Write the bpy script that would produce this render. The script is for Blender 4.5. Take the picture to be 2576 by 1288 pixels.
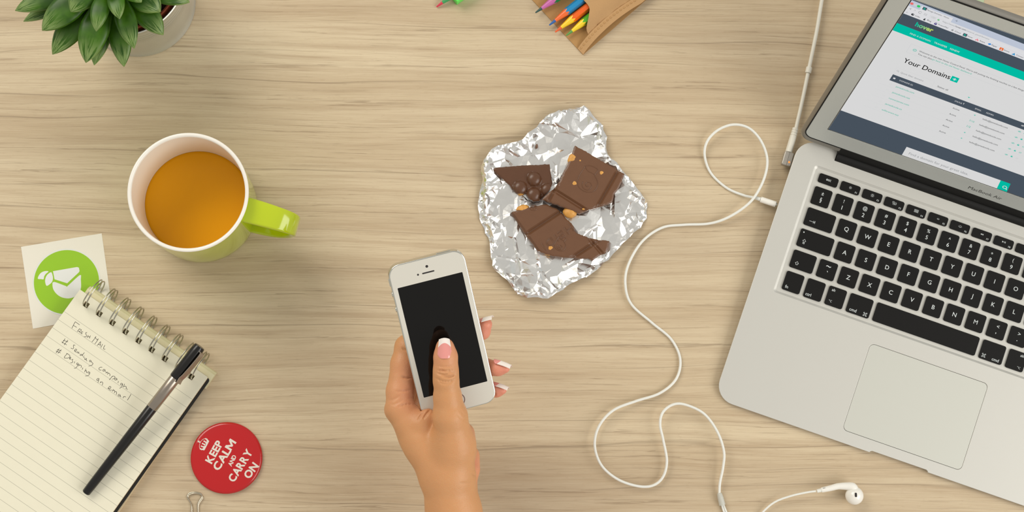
import bpy, bmesh, math, random
import numpy as np
from mathutils import Matrix, Vector
from mathutils.geometry import delaunay_2d_cdt

for _o in list(bpy.data.objects):
    bpy.data.objects.remove(_o, do_unlink=True)
SC = bpy.context.scene
COL = SC.collection
random.seed(7)
RNG = np.random.default_rng(7)

# ------------------------------------------------------------------ camera
# lengths in millimetres; the desk top is z = 0; the camera hangs above the desk
FPX, NX, NY, HH = 4200.0, 1038.0, 1113.5, 1387.66


def cam_axes():
    n = np.array([(NX - 1288) / FPX, (NY - 644) / FPX, 1.0])
    n /= np.linalg.norm(n)
    up = -n
    ex = np.array([1.0, 0, 0]); ex -= ex @ up * up; ex /= np.linalg.norm(ex)
    ey = np.cross(up, ex)
    return np.stack([ex, ey, up], 1)


RC = cam_axes()
CAM = np.array([0, 0, HH])
cd = bpy.data.cameras.new('camera')
cd.sensor_fit = 'HORIZONTAL'; cd.sensor_width = 36.0; cd.lens = FPX * 36.0 / 2576.0
cd.clip_start = 0.05; cd.clip_end = 50
co = bpy.data.objects.new('camera', cd); COL.objects.link(co)
_r = RC.T @ np.array([1, 0, 0]); _u = RC.T @ np.array([0, -1, 0]); _b = RC.T @ np.array([0, 0, -1])
co.matrix_world = Matrix(((_r[0], _u[0], _b[0], 0), (_r[1], _u[1], _b[1], 0), (_r[2], _u[2], _b[2], HH * .001), (0, 0, 0, 1)))
SC.camera = co

# ------------------------------------------------------------------ light
SC.view_settings.view_transform = 'Standard'
SC.view_settings.look = 'None'
SC.view_settings.exposure = 0.0
SC.view_settings.gamma = 1.0
SC.view_settings.use_curve_mapping = False

world = bpy.data.worlds.new('room_light'); SC.world = world
world.use_nodes = True
bg = world.node_tree.nodes['Background']
bg.inputs[0].default_value = (1.0, 0.965, 0.90, 1); bg.inputs[1].default_value = 0.54


def window_light(name, loc, target, sx, sy, power, col):
    ld = bpy.data.lights.new(name, 'AREA'); ld.shape = 'RECTANGLE'; ld.size = sx; ld.size_y = sy
    ld.energy = power; ld.color = col
    lo = bpy.data.objects.new(name, ld); COL.objects.link(lo)
    lo.location = loc
    d = Vector(target) - Vector(loc)
    lo.rotation_euler = d.to_track_quat('-Z', 'Y').to_euler()
    return lo


window_light('window_light_right', (2.2, -0.9, 1.75), (0.2, 0.1, 0), 2.2, 1.7, 46, (1.0, 0.97, 0.93))
window_light('window_light_left', (-1.5, 1.8, 2.0), (0.0, 0.15, 0), 2.0, 1.5, 48, (1.0, 0.94, 0.84))


# ------------------------------------------------------------------ helpers
def ray(u, v):
    return RC.T @ np.array([(u - 1288) / FPX, (v - 644) / FPX, 1.0])


def P(u, v, z=0.0):
    r = ray(u, v)
    return CAM + (z - HH) / r[2] * r


def on_plane(u, v, o, n):
    r = ray(u, v)
    return CAM + (n @ (o - CAM)) / (n @ r) * r


def P2(u, v, z=0.0):
    return P(u, v, z)[:2]


def lin(c):
    c = np.array(c, float) / 255.0
    return tuple(np.where(c <= 0.04045, c / 12.92, ((c + 0.055) / 1.055) ** 2.4)) + (1.0,)


class Frame:
    def __init__(s, o, ex, ey, ez=None):
        s.o = np.array(o, float); s.ex = np.array(ex, float); s.ey = np.array(ey, float)
        s.ez = np.cross(s.ex, s.ey) if ez is None else np.array(ez, float)

    def w(s, v):
        v = np.atleast_2d(np.array(v, float))
        if v.shape[1] == 2:
            v = np.c_[v, np.zeros(len(v))]
        return s.o + v[:, :1] * s.ex + v[:, 1:2] * s.ey + v[:, 2:3] * s.ez


def rotz_frame(o, ang):
    return Frame(o, (math.cos(ang), math.sin(ang), 0), (-math.sin(ang), math.cos(ang), 0))


WORLD = Frame((0, 0, 0), (1, 0, 0), (0, 1, 0))
_ROOT = {}


def thing(name, label, cat, loc, group=None):
    o = bpy.data.objects.new(name, None); COL.objects.link(o)
    o.empty_display_size = 0.02
    o.location = Vector([float(c) * .001 for c in loc])
    o['label'] = label; o['category'] = cat
    if group: o['group'] = group
    _ROOT[o.name] = np.array(loc, float)
    return o


def obj(name, verts, faces, mat, parent=None, frame=WORLD, smooth=False, label=None, cat=None, group=None, kind=None, uv=None, origin=None):
    V = frame.w(verts)
    if parent is not None:
        org = _ROOT[parent.name]
    else:
        org = np.array(origin if origin is not None else (V[:, 0].mean(), V[:, 1].mean(), V[:, 2].min()), float)
    me = bpy.data.meshes.new(name)
    me.from_pydata([tuple(p) for p in ((V - org) * .001)], [], [tuple(int(i) for i in f) for f in faces])
    if uv is not None:
        ul = me.uv_layers.new(name='UVMap')
        li = np.zeros(len(me.loops), int); me.loops.foreach_get('vertex_index', li)
        ul.data.foreach_set('uv', np.array(uv, np.float32)[li].ravel())
    mats = mat if isinstance(mat, (list, tuple)) else [mat]
    for m in mats: me.materials.append(m)
    if smooth is True:
        me.polygons.foreach_set('use_smooth', [True] * len(me.polygons))
    elif smooth:
        me.polygons.foreach_set('use_smooth', [True] * len(me.polygons))
        me.set_sharp_from_angle(angle=math.radians(smooth))
    me.update()
    o = bpy.data.objects.new(name, me); COL.objects.link(o)
    if parent is not None:
        o.parent = parent
        _ROOT[o.name] = org
    else:
        o.location = Vector(org * .001); _ROOT[o.name] = org
    if label: o['label'] = label
    if cat: o['category'] = cat
    if group: o['group'] = group
    if kind: o['kind'] = kind
    return o


def join(*parts):
    V = []; Fc = []; n = 0
    for v, f in parts:
        v = np.atleast_2d(np.array(v, float))
        if v.shape[1] == 2: v = np.c_[v, np.zeros(len(v))]
        V.append(v); Fc += [tuple(i + n for i in ff) for ff in f]; n += len(v)
    return np.concatenate(V), Fc


def rrect(x0, y0, x1, y1, r, n=6):
    out = []
    for cx, cy, a in ((x1 - r, y1 - r, 0), (x0 + r, y1 - r, 90), (x0 + r, y0 + r, 180), (x1 - r, y0 + r, 270)):
        for i in range(n + 1):
            t = math.radians(a + 90 * i / n)
            out.append((cx + r * math.cos(t), cy + r * math.sin(t)))
    return out


def circle(cx, cy, r, n=40, ry=None):
    ry = r if ry is None else ry
    return [(cx + r * math.cos(2 * math.pi * i / n), cy + ry * math.sin(2 * math.pi * i / n)) for i in range(n)]


def _curve_mesh(cu):
    ob = bpy.data.objects.new('tmp', cu)
    me = bpy.data.meshes.new_from_object(ob)
    n = len(me.vertices); V = np.zeros(n * 3); me.vertices.foreach_get('co', V)
    Fc = [tuple(p.vertices) for p in me.polygons]
    bpy.data.objects.remove(ob); bpy.data.meshes.remove(me); bpy.data.curves.remove(cu)
    return V.reshape(-1, 3), Fc


def plate(polys, z0, z1, bevel=0.0, res=2):
    """flat slab from outlines (first outer, then holes), optional rounded edges"""
    cu = bpy.data.curves.new('p', 'CURVE'); cu.dimensions = '2D'; cu.fill_mode = 'BOTH'
    for poly in polys:
        sp = cu.splines.new('POLY'); sp.points.add(len(poly) - 1)
        for q, p in zip(sp.points, poly): q.co = (p[0], p[1], 0, 1)
        sp.use_cyclic_u = True
    h = (z1 - z0) / 2
    cu.extrude = max(h - bevel, 0); cu.bevel_depth = bevel; cu.bevel_resolution = res; cu.offset = -bevel
    V, Fc = _curve_mesh(cu)
    V[:, 2] += (z0 + z1) / 2
    return V, Fc


def text(s, size=1.0, offset=0.0, spacing=1.0, extrude=0.0, align='LEFT', res=3):
    cu = bpy.data.curves.new('t', 'FONT'); cu.body = s; cu.size = size; cu.offset = offset * size if 'M' not in s else 0.0
    cu.space_character = spacing; cu.extrude = extrude; cu.align_x = align; cu.resolution_u = res
    cu.fill_mode = 'BOTH' if extrude else 'FRONT'
    return _curve_mesh(cu)


def text_fit(s, width=None, height=None, offset=0.0, spacing=1.0, center=False):
    """text scaled to a width (and optionally cap height)"""
    V, Fc = text(s, 1.0, offset, spacing)
    if len(V) == 0: return V, Fc
    x0, x1 = V[:, 0].min(), V[:, 0].max()
    if width is None:
        k = height / 0.72; kx = k
    else:
        kx = width / (x1 - x0); k = kx if height is None else height / 0.72
    V[:, 0] = (V[:, 0] - x0) * kx; V[:, 1] *= k
    if center:
        V[:, 0] -= V[:, 0].max() / 2; V[:, 1] -= (V[:, 1].max() + V[:, 1].min()) / 2
    return V, Fc


def ribbon(pts, w, closed=False, z=0.0):
    p = np.array(pts, float)
    if closed: p = np.vstack([p, p[:1]])
    n = len(p); d = np.diff(p, axis=0); L = np.linalg.norm(d, axis=1); L[L == 0] = 1e-9; d /= L[:, None]
    t = np.zeros_like(p); t[:-1] += d; t[1:] += d
    if closed: t[0] = d[0] + d[-1]; t[-1] = t[0]
    t /= np.maximum(np.linalg.norm(t, axis=1), 1e-6)[:, None]
    nn = np.c_[-t[:, 1], t[:, 0]]
    di = np.vstack([d[:1], d]); c = np.clip(np.abs((t * di).sum(1)), .5, 1)
    off = nn * (w / 2 / c)[:, None]
    V = np.vstack([p + off, p - off]); V = np.c_[V, np.full(len(V), z)]
    return V, [(i, i + n, i + n + 1, i + 1) for i in range(n - 1)]


def spline(pts, step=2.0, closed=False):
    """centripetal-ish Catmull-Rom resampling"""
    p = np.array(pts, float)
    if closed: q = np.vstack([p[-1:], p, p[:2]])
    else: q = np.vstack([2 * p[0] - p[1], p, 2 * p[-1] - p[-2]])
    out = []
    for i in range(1, len(q) - 2):
        a, b, c, d = q[i - 1], q[i], q[i + 1], q[i + 2]
        n = max(2, int(np.linalg.norm(c - b) / step))
        for j in range(n):
            t = j / n
            out.append(.5 * ((2 * b) + (c - a) * t + (2 * a - 5 * b + 4 * c - d) * t * t + (3 * b - a - 3 * c + d) * t ** 3))
    if not closed: out.append(q[-2])
    return np.array(out)


def tube(path, r, n=10, closed=False, caps=True):
    p = np.array(path, float); m = len(p)
    r = np.full(m, r) if np.isscalar(r) else np.array(r, float)
    t = np.zeros_like(p)
    if closed: t = np.roll(p, -1, 0) - np.roll(p, 1, 0)
    else:
        t[1:-1] = p[2:] - p[:-2]; t[0] = p[1] - p[0]; t[-1] = p[-1] - p[-2]
    t /= np.maximum(np.linalg.norm(t, axis=1), 1e-9)[:, None]
    a = np.array([0, 0, 1.0]) if abs(t[0][2]) < .9 else np.array([1.0, 0, 0])
    u = np.cross(t[0], a); u /= np.linalg.norm(u)
    V = []
    for i in range(m):
        u = u - (u @ t[i]) * t[i]; u /= np.linalg.norm(u); w = np.cross(t[i], u)
        for k in range(n):
            an = 2 * math.pi * k / n
            V.append(p[i] + r[i] * (math.cos(an) * u + math.sin(an) * w))
    Fc = []
    for i in range(m if closed else m - 1):
        j = (i + 1) % m
        for k in range(n):
            l = (k + 1) % n
            Fc.append((i * n + k, i * n + l, j * n + l, j * n + k))
    if caps and not closed:
        Fc.append(tuple(range(n))[::-1]); Fc.append(tuple((m - 1) * n + k for k in range(n)))
    return np.array(V), Fc


def lathe(prof, n=64, cap0=False, cap1=False):
    V = []; Fc = []
    for r, z in prof:
        for k in range(n):
            a = 2 * math.pi * k / n; V.append((r * math.cos(a), r * math.sin(a), z))
    for i in range(len(prof) - 1):
        for k in range(n):
            l = (k + 1) % n; Fc.append((i * n + k, i * n + l, (i + 1) * n + l, (i + 1) * n + k))
    if cap0: Fc.append(tuple(range(n))[::-1])
    if cap1: Fc.append(tuple((len(prof) - 1) * n + k for k in range(n)))
    return np.array(V), Fc


def lathe_axis(a, b, prof, n=24, cap0=True, cap1=True):
    """lathe about the axis a->b; prof = (radius, distance from a)"""
    a = np.array(a, float); b = np.array(b, float); d = b - a; d /= np.linalg.norm(d)
    s = np.array([0, 0, 1.0]) if abs(d[2]) < .9 else np.array([1.0, 0, 0])
    x = np.cross(s, d); x /= np.linalg.norm(x); y = np.cross(d, x)
    V, Fc = lathe(prof, n, cap0, cap1)
    return a + V[:, :1] * x + V[:, 1:2] * y + V[:, 2:3] * d, Fc


def box(x0, y0, z0, x1, y1, z1):
    return np.array([(x0, y0, z0), (x1, y0, z0), (x1, y1, z0), (x0, y1, z0), (x0, y0, z1), (x1, y0, z1), (x1, y1, z1), (x0, y1, z1)], float), \
        [(3, 2, 1, 0), (4, 5, 6, 7), (0, 1, 5, 4), (1, 2, 6, 5), (2, 3, 7, 6), (3, 0, 4, 7)]


def ellipsoid(c, r, nu=16, nv=10, rot=None):
    V = []; Fc = []
    for i in range(nv + 1):
        a = math.pi * i / nv
        for k in range(nu):
            b = 2 * math.pi * k / nu
            V.append((math.sin(a) * math.cos(b), math.sin(a) * math.sin(b), math.cos(a)))
    for i in range(nv):
        for k in range(nu):
            l = (k + 1) % nu; Fc.append((i * nu + k, (i + 1) * nu + k, (i + 1) * nu + l, i * nu + l))
    V = np.array(V) * np.array(r)
    if rot is not None: V = V @ np.array(rot).T
    return V + np.array(c, float), Fc


def inside(poly, q):
    poly = np.array(poly, float); q = np.atleast_2d(q); c = np.zeros(len(q), bool)
    j = len(poly) - 1
    for i in range(len(poly)):
        xi, yi = poly[i]; xj, yj = poly[j]
        m = ((yi > q[:, 1]) != (yj > q[:, 1])) & (q[:, 0] < (xj - xi) * (q[:, 1] - yi) / (yj - yi + 1e-12) + xi)
        c ^= m; j = i
    return c


def seg_dist(q, a, b):
    a = np.array(a, float); b = np.array(b, float); d = b - a
    t = np.clip(((q - a) @ d) / (d @ d), 0, 1)
    return np.linalg.norm(q - a - t[:, None] * d, axis=1)


def poly_dist(poly, q):
    d = np.full(len(q), 1e9)
    for i in range(len(poly)): d = np.minimum(d, seg_dist(q, poly[i], poly[(i + 1) % len(poly)]))
    return d


def densify(poly, step, jitter=0.0, closed=True):
    out = []
    n = len(poly)
    for i in range(n if closed else n - 1):
        a = np.array(poly[i], float); b = np.array(poly[(i + 1) % n], float); L = np.linalg.norm(b - a)
        m = max(1, int(L / step)); nn = np.array([-(b - a)[1], (b - a)[0]]) / max(L, 1e-9)
        for k in range(m):
            p = a + (b - a) * k / m
            if k and jitter: p = p + nn * RNG.normal(0, jitter)
            out.append(p)
    if not closed: out.append(np.array(poly[-1], float))
    return np.array(out)


def cdt(outline, pts):
    """triangulate outline + interior points"""
    n = len(outline)
    allp = [Vector((float(a), float(b))) for a, b in np.vstack([outline, pts])]
    r = delaunay_2d_cdt(allp, [(i, (i + 1) % n) for i in range(n)], [list(range(n))], 1, 1e-5)
    return np.array([(v[0], v[1]) for v in r[0]]), [tuple(f) for f in r[2]]


def hfield(outline, pts, ztop, zbot):
    """solid with a height-field top: ztop(q)->z, flat or functional bottom"""
    q, tri = cdt(outline, pts)
    zt = ztop(q); zb = zbot(q) if callable(zbot) else np.full(len(q), zbot)
    n = len(q)
    V = np.vstack([np.c_[q, zt], np.c_[q, zb]])
    cnt = {}
    Fc = list(tri) + [tuple(i + n for i in t)[::-1] for t in tri]
    for t in tri:
        for i in range(len(t)):
            a, b = t[i], t[(i + 1) % len(t)]
            if (b, a) in cnt: del cnt[(b, a)]
            else: cnt[(a, b)] = 1
    for a, b in cnt: Fc.append((a, a + n, b + n, b))
    return V, Fc


# ------------------------------------------------------------------ materials
def mat(name, col, rough=.5, metal=0.0, var=0.0, vscale=200.0, bump=0.0, bscale=900.0, coat=0.0, spec=.5, trans=0.0, sss=0.0, emit=0.0, vstretch=None):
    m = bpy.data.materials.new(name); m.use_nodes = True
    nt = m.node_tree; b = nt.nodes['Principled BSDF']; c = lin(col)
    b.inputs['Base Color'].default_value = c; b.inputs['Roughness'].default_value = rough
    b.inputs['Metallic'].default_value = metal; b.inputs['Coat Weight'].default_value = coat
    b.inputs['Coat Roughness'].default_value = .08
    b.inputs['Specular IOR Level'].default_value = spec
    if trans: b.inputs['Transmission Weight'].default_value = trans
    if sss:
        b.inputs['Subsurface Weight'].default_value = sss
        b.inputs['Subsurface Radius'].default_value = (.0025, .0012, .0006); b.inputs['Subsurface Scale'].default_value = 1.0
    if emit:
        b.inputs['Emission Color'].default_value = c; b.inputs['Emission Strength'].default_value = emit
    if var or bump:
        tc = nt.nodes.new('ShaderNodeTexCoord')
        src = tc.outputs['Object']
        if vstretch:
            mp = nt.nodes.new('ShaderNodeMapping'); mp.inputs['Scale'].default_value = vstretch
            nt.links.new(src, mp.inputs['Vector']); src = mp.outputs['Vector']
    if var:
        n = nt.nodes.new('ShaderNodeTexNoise'); n.inputs['Scale'].default_value = vscale; n.inputs['Detail'].default_value = 3
        nt.links.new(src, n.inputs['Vector'])
        mx = nt.nodes.new('ShaderNodeMix'); mx.data_type = 'RGBA'
        mx.inputs['A'].default_value = tuple(v * (1 - var) for v in c[:3]) + (1,)
        mx.inputs['B'].default_value = tuple(min(1, v * (1 + var)) for v in c[:3]) + (1,)
        nt.links.new(n.outputs['Fac'], mx.inputs['Factor']); nt.links.new(mx.outputs['Result'], b.inputs['Base Color'])
    if bump:
        n2 = nt.nodes.new('ShaderNodeTexNoise'); n2.inputs['Scale'].default_value = bscale; n2.inputs['Detail'].default_value = 2
        nt.links.new(src, n2.inputs['Vector'])
        bp = nt.nodes.new('ShaderNodeBump'); bp.inputs['Strength'].default_value = bump; bp.inputs['Distance'].default_value = .0004
        nt.links.new(n2.outputs['Fac'], bp.inputs['Height']); nt.links.new(bp.outputs['Normal'], b.inputs['Normal'])
    return m


def screen_mat(name, col):
    m = bpy.data.materials.new(name); m.use_nodes = True; nt = m.node_tree
    nt.nodes.remove(nt.nodes['Principled BSDF'])
    e = nt.nodes.new('ShaderNodeEmission'); e.inputs['Color'].default_value = lin(col); e.inputs['Strength'].default_value = 1.0
    nt.links.new(e.outputs[0], nt.nodes['Material Output'].inputs['Surface'])
    return m


# ------------------------------------------------------------------ desk
def wood_material():
    m = bpy.data.materials.new('laminate_oak'); m.use_nodes = True
    nt = m.node_tree; N = nt.nodes; L = nt.links; b = N['Principled BSDF']

    def math_(op, a, c=None, clamp=False):
        n = N.new('ShaderNodeMath'); n.operation = op; n.use_clamp = clamp
        for i, x in enumerate((a, c)):
            if x is None: continue
            if isinstance(x, (int, float)): n.inputs[i].default_value = x
            else: L.new(x, n.inputs[i])
        return n.outputs[0]

    def noise(vec, scale, detail=3, rough=.5):
        mp = N.new('ShaderNodeMapping'); mp.inputs['Scale'].default_value = scale; L.new(vec, mp.inputs['Vector'])
        n = N.new('ShaderNodeTexNoise'); n.inputs['Scale'].default_value = 1; n.inputs['Detail'].default_value = detail
        n.inputs['Roughness'].default_value = rough; L.new(mp.outputs[0], n.inputs['Vector'])
        return n.outputs['Fac']

    def ramp(x, a, c):
        n = N.new('ShaderNodeMapRange'); n.interpolation_type = 'SMOOTHSTEP'
        L.new(x, n.inputs[0]); n.inputs[1].default_value = a; n.inputs[2].default_value = c
        return n.outputs[0]

    def mix(f, a, c, blend='MIX'):
        n = N.new('ShaderNodeMix'); n.data_type = 'RGBA'; n.blend_type = blend
        if isinstance(f, (int, float)): n.inputs['Factor'].default_value = f
        else: L.new(f, n.inputs['Factor'])
        for k, x in (('A', a), ('B', c)):
            if isinstance(x, tuple): n.inputs[k].default_value = x
            else: L.new(x, n.inputs[k])
        return n.outputs['Result']

    tc = N.new('ShaderNodeTexCoord'); o = tc.outputs['Object']
    warp = noise(o, (2.6, 7, 1), 2)
    warp2 = noise(o, (9, 24, 1), 2)
    sep = N.new('ShaderNodeSeparateXYZ'); L.new(o, sep.inputs[0])
    y = math_('ADD', sep.outputs['Y'], math_('MULTIPLY', math_('SUBTRACT', warp, .5), .024))
    y = math_('ADD', y, math_('MULTIPLY', math_('SUBTRACT', warp2, .5), .0022))
    cmb = N.new('ShaderNodeCombineXYZ'); L.new(sep.outputs['X'], cmb.inputs[0]); L.new(y, cmb.inputs[1])
    g = cmb.outputs[0]
    bands = noise(g, (1.3, 26, 1), 3, .6)
    streak = noise(g, (5, 150, 1), 4, .6)
    fibre = noise(g, (28, 1300, 1), 3, .6)
    fleck = noise(g, (160, 620, 1), 2, .5)
    ring = math_('FRACT', math_('ADD', math_('MULTIPLY', y, 62), math_('MULTIPLY', bands, 2.2)))
    rline = math_('MULTIPLY', ramp(ring, .91, .985), math_('SUBTRACT', 1.0, ramp(ring, .985, 1.0)))
    ring2 = math_('FRACT', math_('ADD', math_('MULTIPLY', y, 205), math_('MULTIPLY', streak, 3.0)))
    rline2 = math_('MULTIPLY', ramp(ring2, .80, .97), math_('SUBTRACT', 1.0, ramp(ring2, .97, 1.0)))
    brk = ramp(noise(g, (4, 70, 1), 2), .42, .62)
    brk2 = ramp(noise(g, (7, 110, 1), 2), .40, .62)
    base = mix(ramp(bands, .30, .72), lin((213, 196, 165)), lin((195, 175, 144)))
    broad = noise(g, (.9, 8.5, 1), 3, .55)
    base = mix(math_('MULTIPLY', ramp(broad, .48, .72), .5), base, lin((172, 152, 127)))
    base = mix(math_('MULTIPLY', ramp(streak, .42, .72), .55), base, lin((174, 151, 121)))
    base = mix(math_('MULTIPLY', ramp(fibre, .45, .75), .30), base, lin((166, 141, 110)))
    base = mix(math_('MULTIPLY', ramp(fibre, .52, .25), .22), base, lin((222, 205, 178)))
    base = mix(math_('MULTIPLY', ramp(fleck, .55, .8), .16), base, lin((150, 125, 96)))
    base = mix(math_('MULTIPLY', math_('MULTIPLY', rline, brk), .50), base, lin((128, 110, 88)))
    base = mix(math_('MULTIPLY', math_('MULTIPLY', rline2, brk2), .50), base, lin((138, 117, 92)))
    L.new(base, b.inputs['Base Color'])
    b.inputs['Roughness'].default_value = .46; b.inputs['Specular IOR Level'].default_value = .35
    bp = N.new('ShaderNodeBump'); bp.inputs['Strength'].default_value = .25; bp.inputs['Distance'].default_value = .0003
    L.new(fibre, bp.inputs['Height']); L.new(bp.outputs['Normal'], b.inputs['Normal'])
    return m


V, Fc = plate([rrect(-620, -420, 900, 560, 6)], -28, 0, 1.2)
obj('desk', V, Fc, wood_material(), label='light oak wood desktop with horizontal grain under all the objects', cat='desk', origin=(0, 0, -28))


# ------------------------------------------------------------------ laptop (largest object first)
LTH, LTL, LAL = -0.3310, 0.045, 1.125
_c, _s = math.cos(LTH), math.sin(LTH)
LO = np.array([341.517, 225.775, 14.0])
LEX = np.array([_c, _s, 0.0]); LEY = np.array([-_s * math.cos(LTL), _c * math.cos(LTL), math.sin(LTL)])
LAP = Frame(LO, LEX, LEY)
E2 = LEY * math.cos(LAL) + LAP.ez * math.sin(LAL)
LIDO = LO + LEY * 19 + LAP.ez * 3
LID = Frame(LIDO, LEX, E2)


def lap_uv(u, v, z=0.0):
    w = on_plane(u, v, LO + LAP.ez * z, LAP.ez) - LO
    return np.array([w @ LEX, w @ LEY])


def lid_uv(u, v, d=0.0):
    w = on_plane(u, v, LIDO + LID.ez * d, LID.ez) - LIDO
    return np.array([w @ LEX, w @ E2])


M_ALU = mat('brushed_aluminium', (206, 205, 198), .48, .5, var=.02, vscale=2500, bump=.06, bscale=6000)
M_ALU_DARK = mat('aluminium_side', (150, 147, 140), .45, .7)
M_BEZEL = mat('bezel_aluminium', (200, 204, 200), .42, .35, var=.03, vscale=1800, bump=.05, bscale=5000)
M_KEY = mat('black_keycap', (14, 13, 12), .5, 0, spec=.22, var=.15, vscale=3000, bump=.05, bscale=4000)
M_LEGEND = mat('keycap_print', (205, 212, 212), .6)
M_BLACK = mat('black_plastic', (16, 16, 15), .5, spec=.3)
M_GAP = mat('dark_gap', (40, 38, 34), .7)
M_PAD = mat('trackpad_glass', (205, 206, 197), .42, .35, var=.015, vscale=2500)

laptop = thing('laptop', 'open silver laptop with black keys showing a web page, beside the white cables', 'laptop', P(2300, 900, 0))

XL, XR, YF, YB = -25.0, 301.0, -208.5, 23.6
HX0, HX1, HY = 8.3, 267.5, 14.3
R_ = 16.0


def base_outline(inset=0.0, cut=True, notch=True):
    i = inset
    pts = []

    def arc(cx, cy, r, a0, a1, n=8):
        for k in range(n + 1):
            t = math.radians(a0 + (a1 - a0) * k / n); pts.append((cx + r * math.cos(t), cy + r * math.sin(t)))
    r = R_ - i
    arc(XR - R_, YB - R_, r, 0, 90)
    if cut:
        pts.extend([(HX1, YB - i), (HX1, HY), (HX0, HY), (HX0, YB - i)])
    arc(XL + R_, YB - R_, r, 90, 180)
    arc(XL + R_, YF + R_, r, 180, 270)
    if notch:
        a, b, d = 113.0, 165.0, 1.7
        pts.extend([(a, YF + i), (a + .6, YF + i + d * .6), (a + 2, YF + i + d), (b - 2, YF + i + d), (b - .6, YF + i + d * .6), (b, YF + i)])
    arc(XR - R_, YF + R_, r, 270, 360)
    return pts


WELL = rrect(-6.0, -107.6, 281.5, 5.4, 2.6)
WELL_IN = rrect(-4.2, -106.0, 279.7, 3.8, 2.0)
TPX, TPY = 138.2, -159.9
PADH = rrect(TPX - 52.7, TPY - 38.2, TPX + 52.7, TPY + 38.2, 4.2)
V, Fc = plate([base_outline(), WELL, PADH], -1.3, 0, .3)
base = obj('base_top', V, Fc, M_ALU, laptop, LAP, smooth=35)
# chamfered edge round the keyboard
n = len(WELL)
obj('keyboard_edge', np.vstack([np.c_[WELL, np.full(n, -.25)], np.c_[WELL_IN, np.full(n, -1.29)]]), [(i, (i + 1) % n, (i + 1) % n + n, i + n) for i in range(n)], M_ALU, laptop, LAP)
# underside shell, wedge shaped
o1 = np.array(base_outline(.3, False, True)); o2 = np.array(base_outline(5, False, True)); n = len(o1)
wz = lambda y: -3.4 - (y - YF) * (9.6 / 232)
mid = np.array(base_outline(1.2, False, True))
rings = np.vstack([np.c_[o1, np.full(n, -1.2)], np.c_[mid, -1.2 + (np.array([wz(y) for y in mid[:, 1]]) + 1.2) * .45], np.c_[o2, [wz(y) for y in o2[:, 1]]]])
fc = [(k * n + i, k * n + (i + 1) % n, (k + 1) * n + (i + 1) % n, (k + 1) * n + i) for k in range(2) for i in range(n)]
fc = [f[::-1] for f in fc] + [tuple(range(2 * n, 3 * n))[::-1]]
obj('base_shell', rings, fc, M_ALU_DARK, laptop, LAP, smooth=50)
V, Fc = plate([rrect(-8, -110, 284, 8, 2)], -1.75, -1.28); obj('keyboard_floor', V, Fc, M_ALU, laptop, LAP)
V, Fc = plate([rrect(TPX - 54, TPY - 40, TPX + 54, TPY + 40, 4)], -1.6, -1.25); obj('trackpad_gap', V, Fc, M_GAP, laptop, LAP)
V, Fc = plate([rrect(TPX - 52.48, TPY - 37.98, TPX + 52.48, TPY + 37.98, 4.05)], -1.2, -.12, .12); obj('trackpad', V, Fc, M_PAD, laptop, LAP, smooth=35)
for zx in ((10, -195), (266, -195), (10, 10), (266, 10)):
    zb = wz(zx[1])
    V, Fc = lathe([(7, zb - (zx[1] > -100) * 1.2 - .6), (8, zb + .6)], 20, True, True); V[:, 0] += zx[0]; V[:, 1] += zx[1]
    obj('rubber_foot', V, Fc, M_BLACK, laptop, LAP)
# hinge
V, Fc = lathe_axis((HX0 + .4, 19.2, -2.2), (HX1 - .4, 19.2, -2.2), [(5.4, 0), (5.4, HX1 - HX0 - .8)], 28)
obj('hinge', V, Fc, M_BLACK, laptop, LAP, smooth=40)
V, Fc = box(HX0 - 1, HY - .2, -11, HX1 + 1, 23, -6.5); obj('hinge_well', V, Fc, M_BLACK, laptop, LAP)

# keys -------------------------------------------------------------
KP, RP = 19.0, 18.92
KW, KH = 15.7, 15.4


def legend_text(s, h, off=.006):
    V, Fc = text_fit(s, height=h, offset=off, center=True)
    return V, Fc


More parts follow.
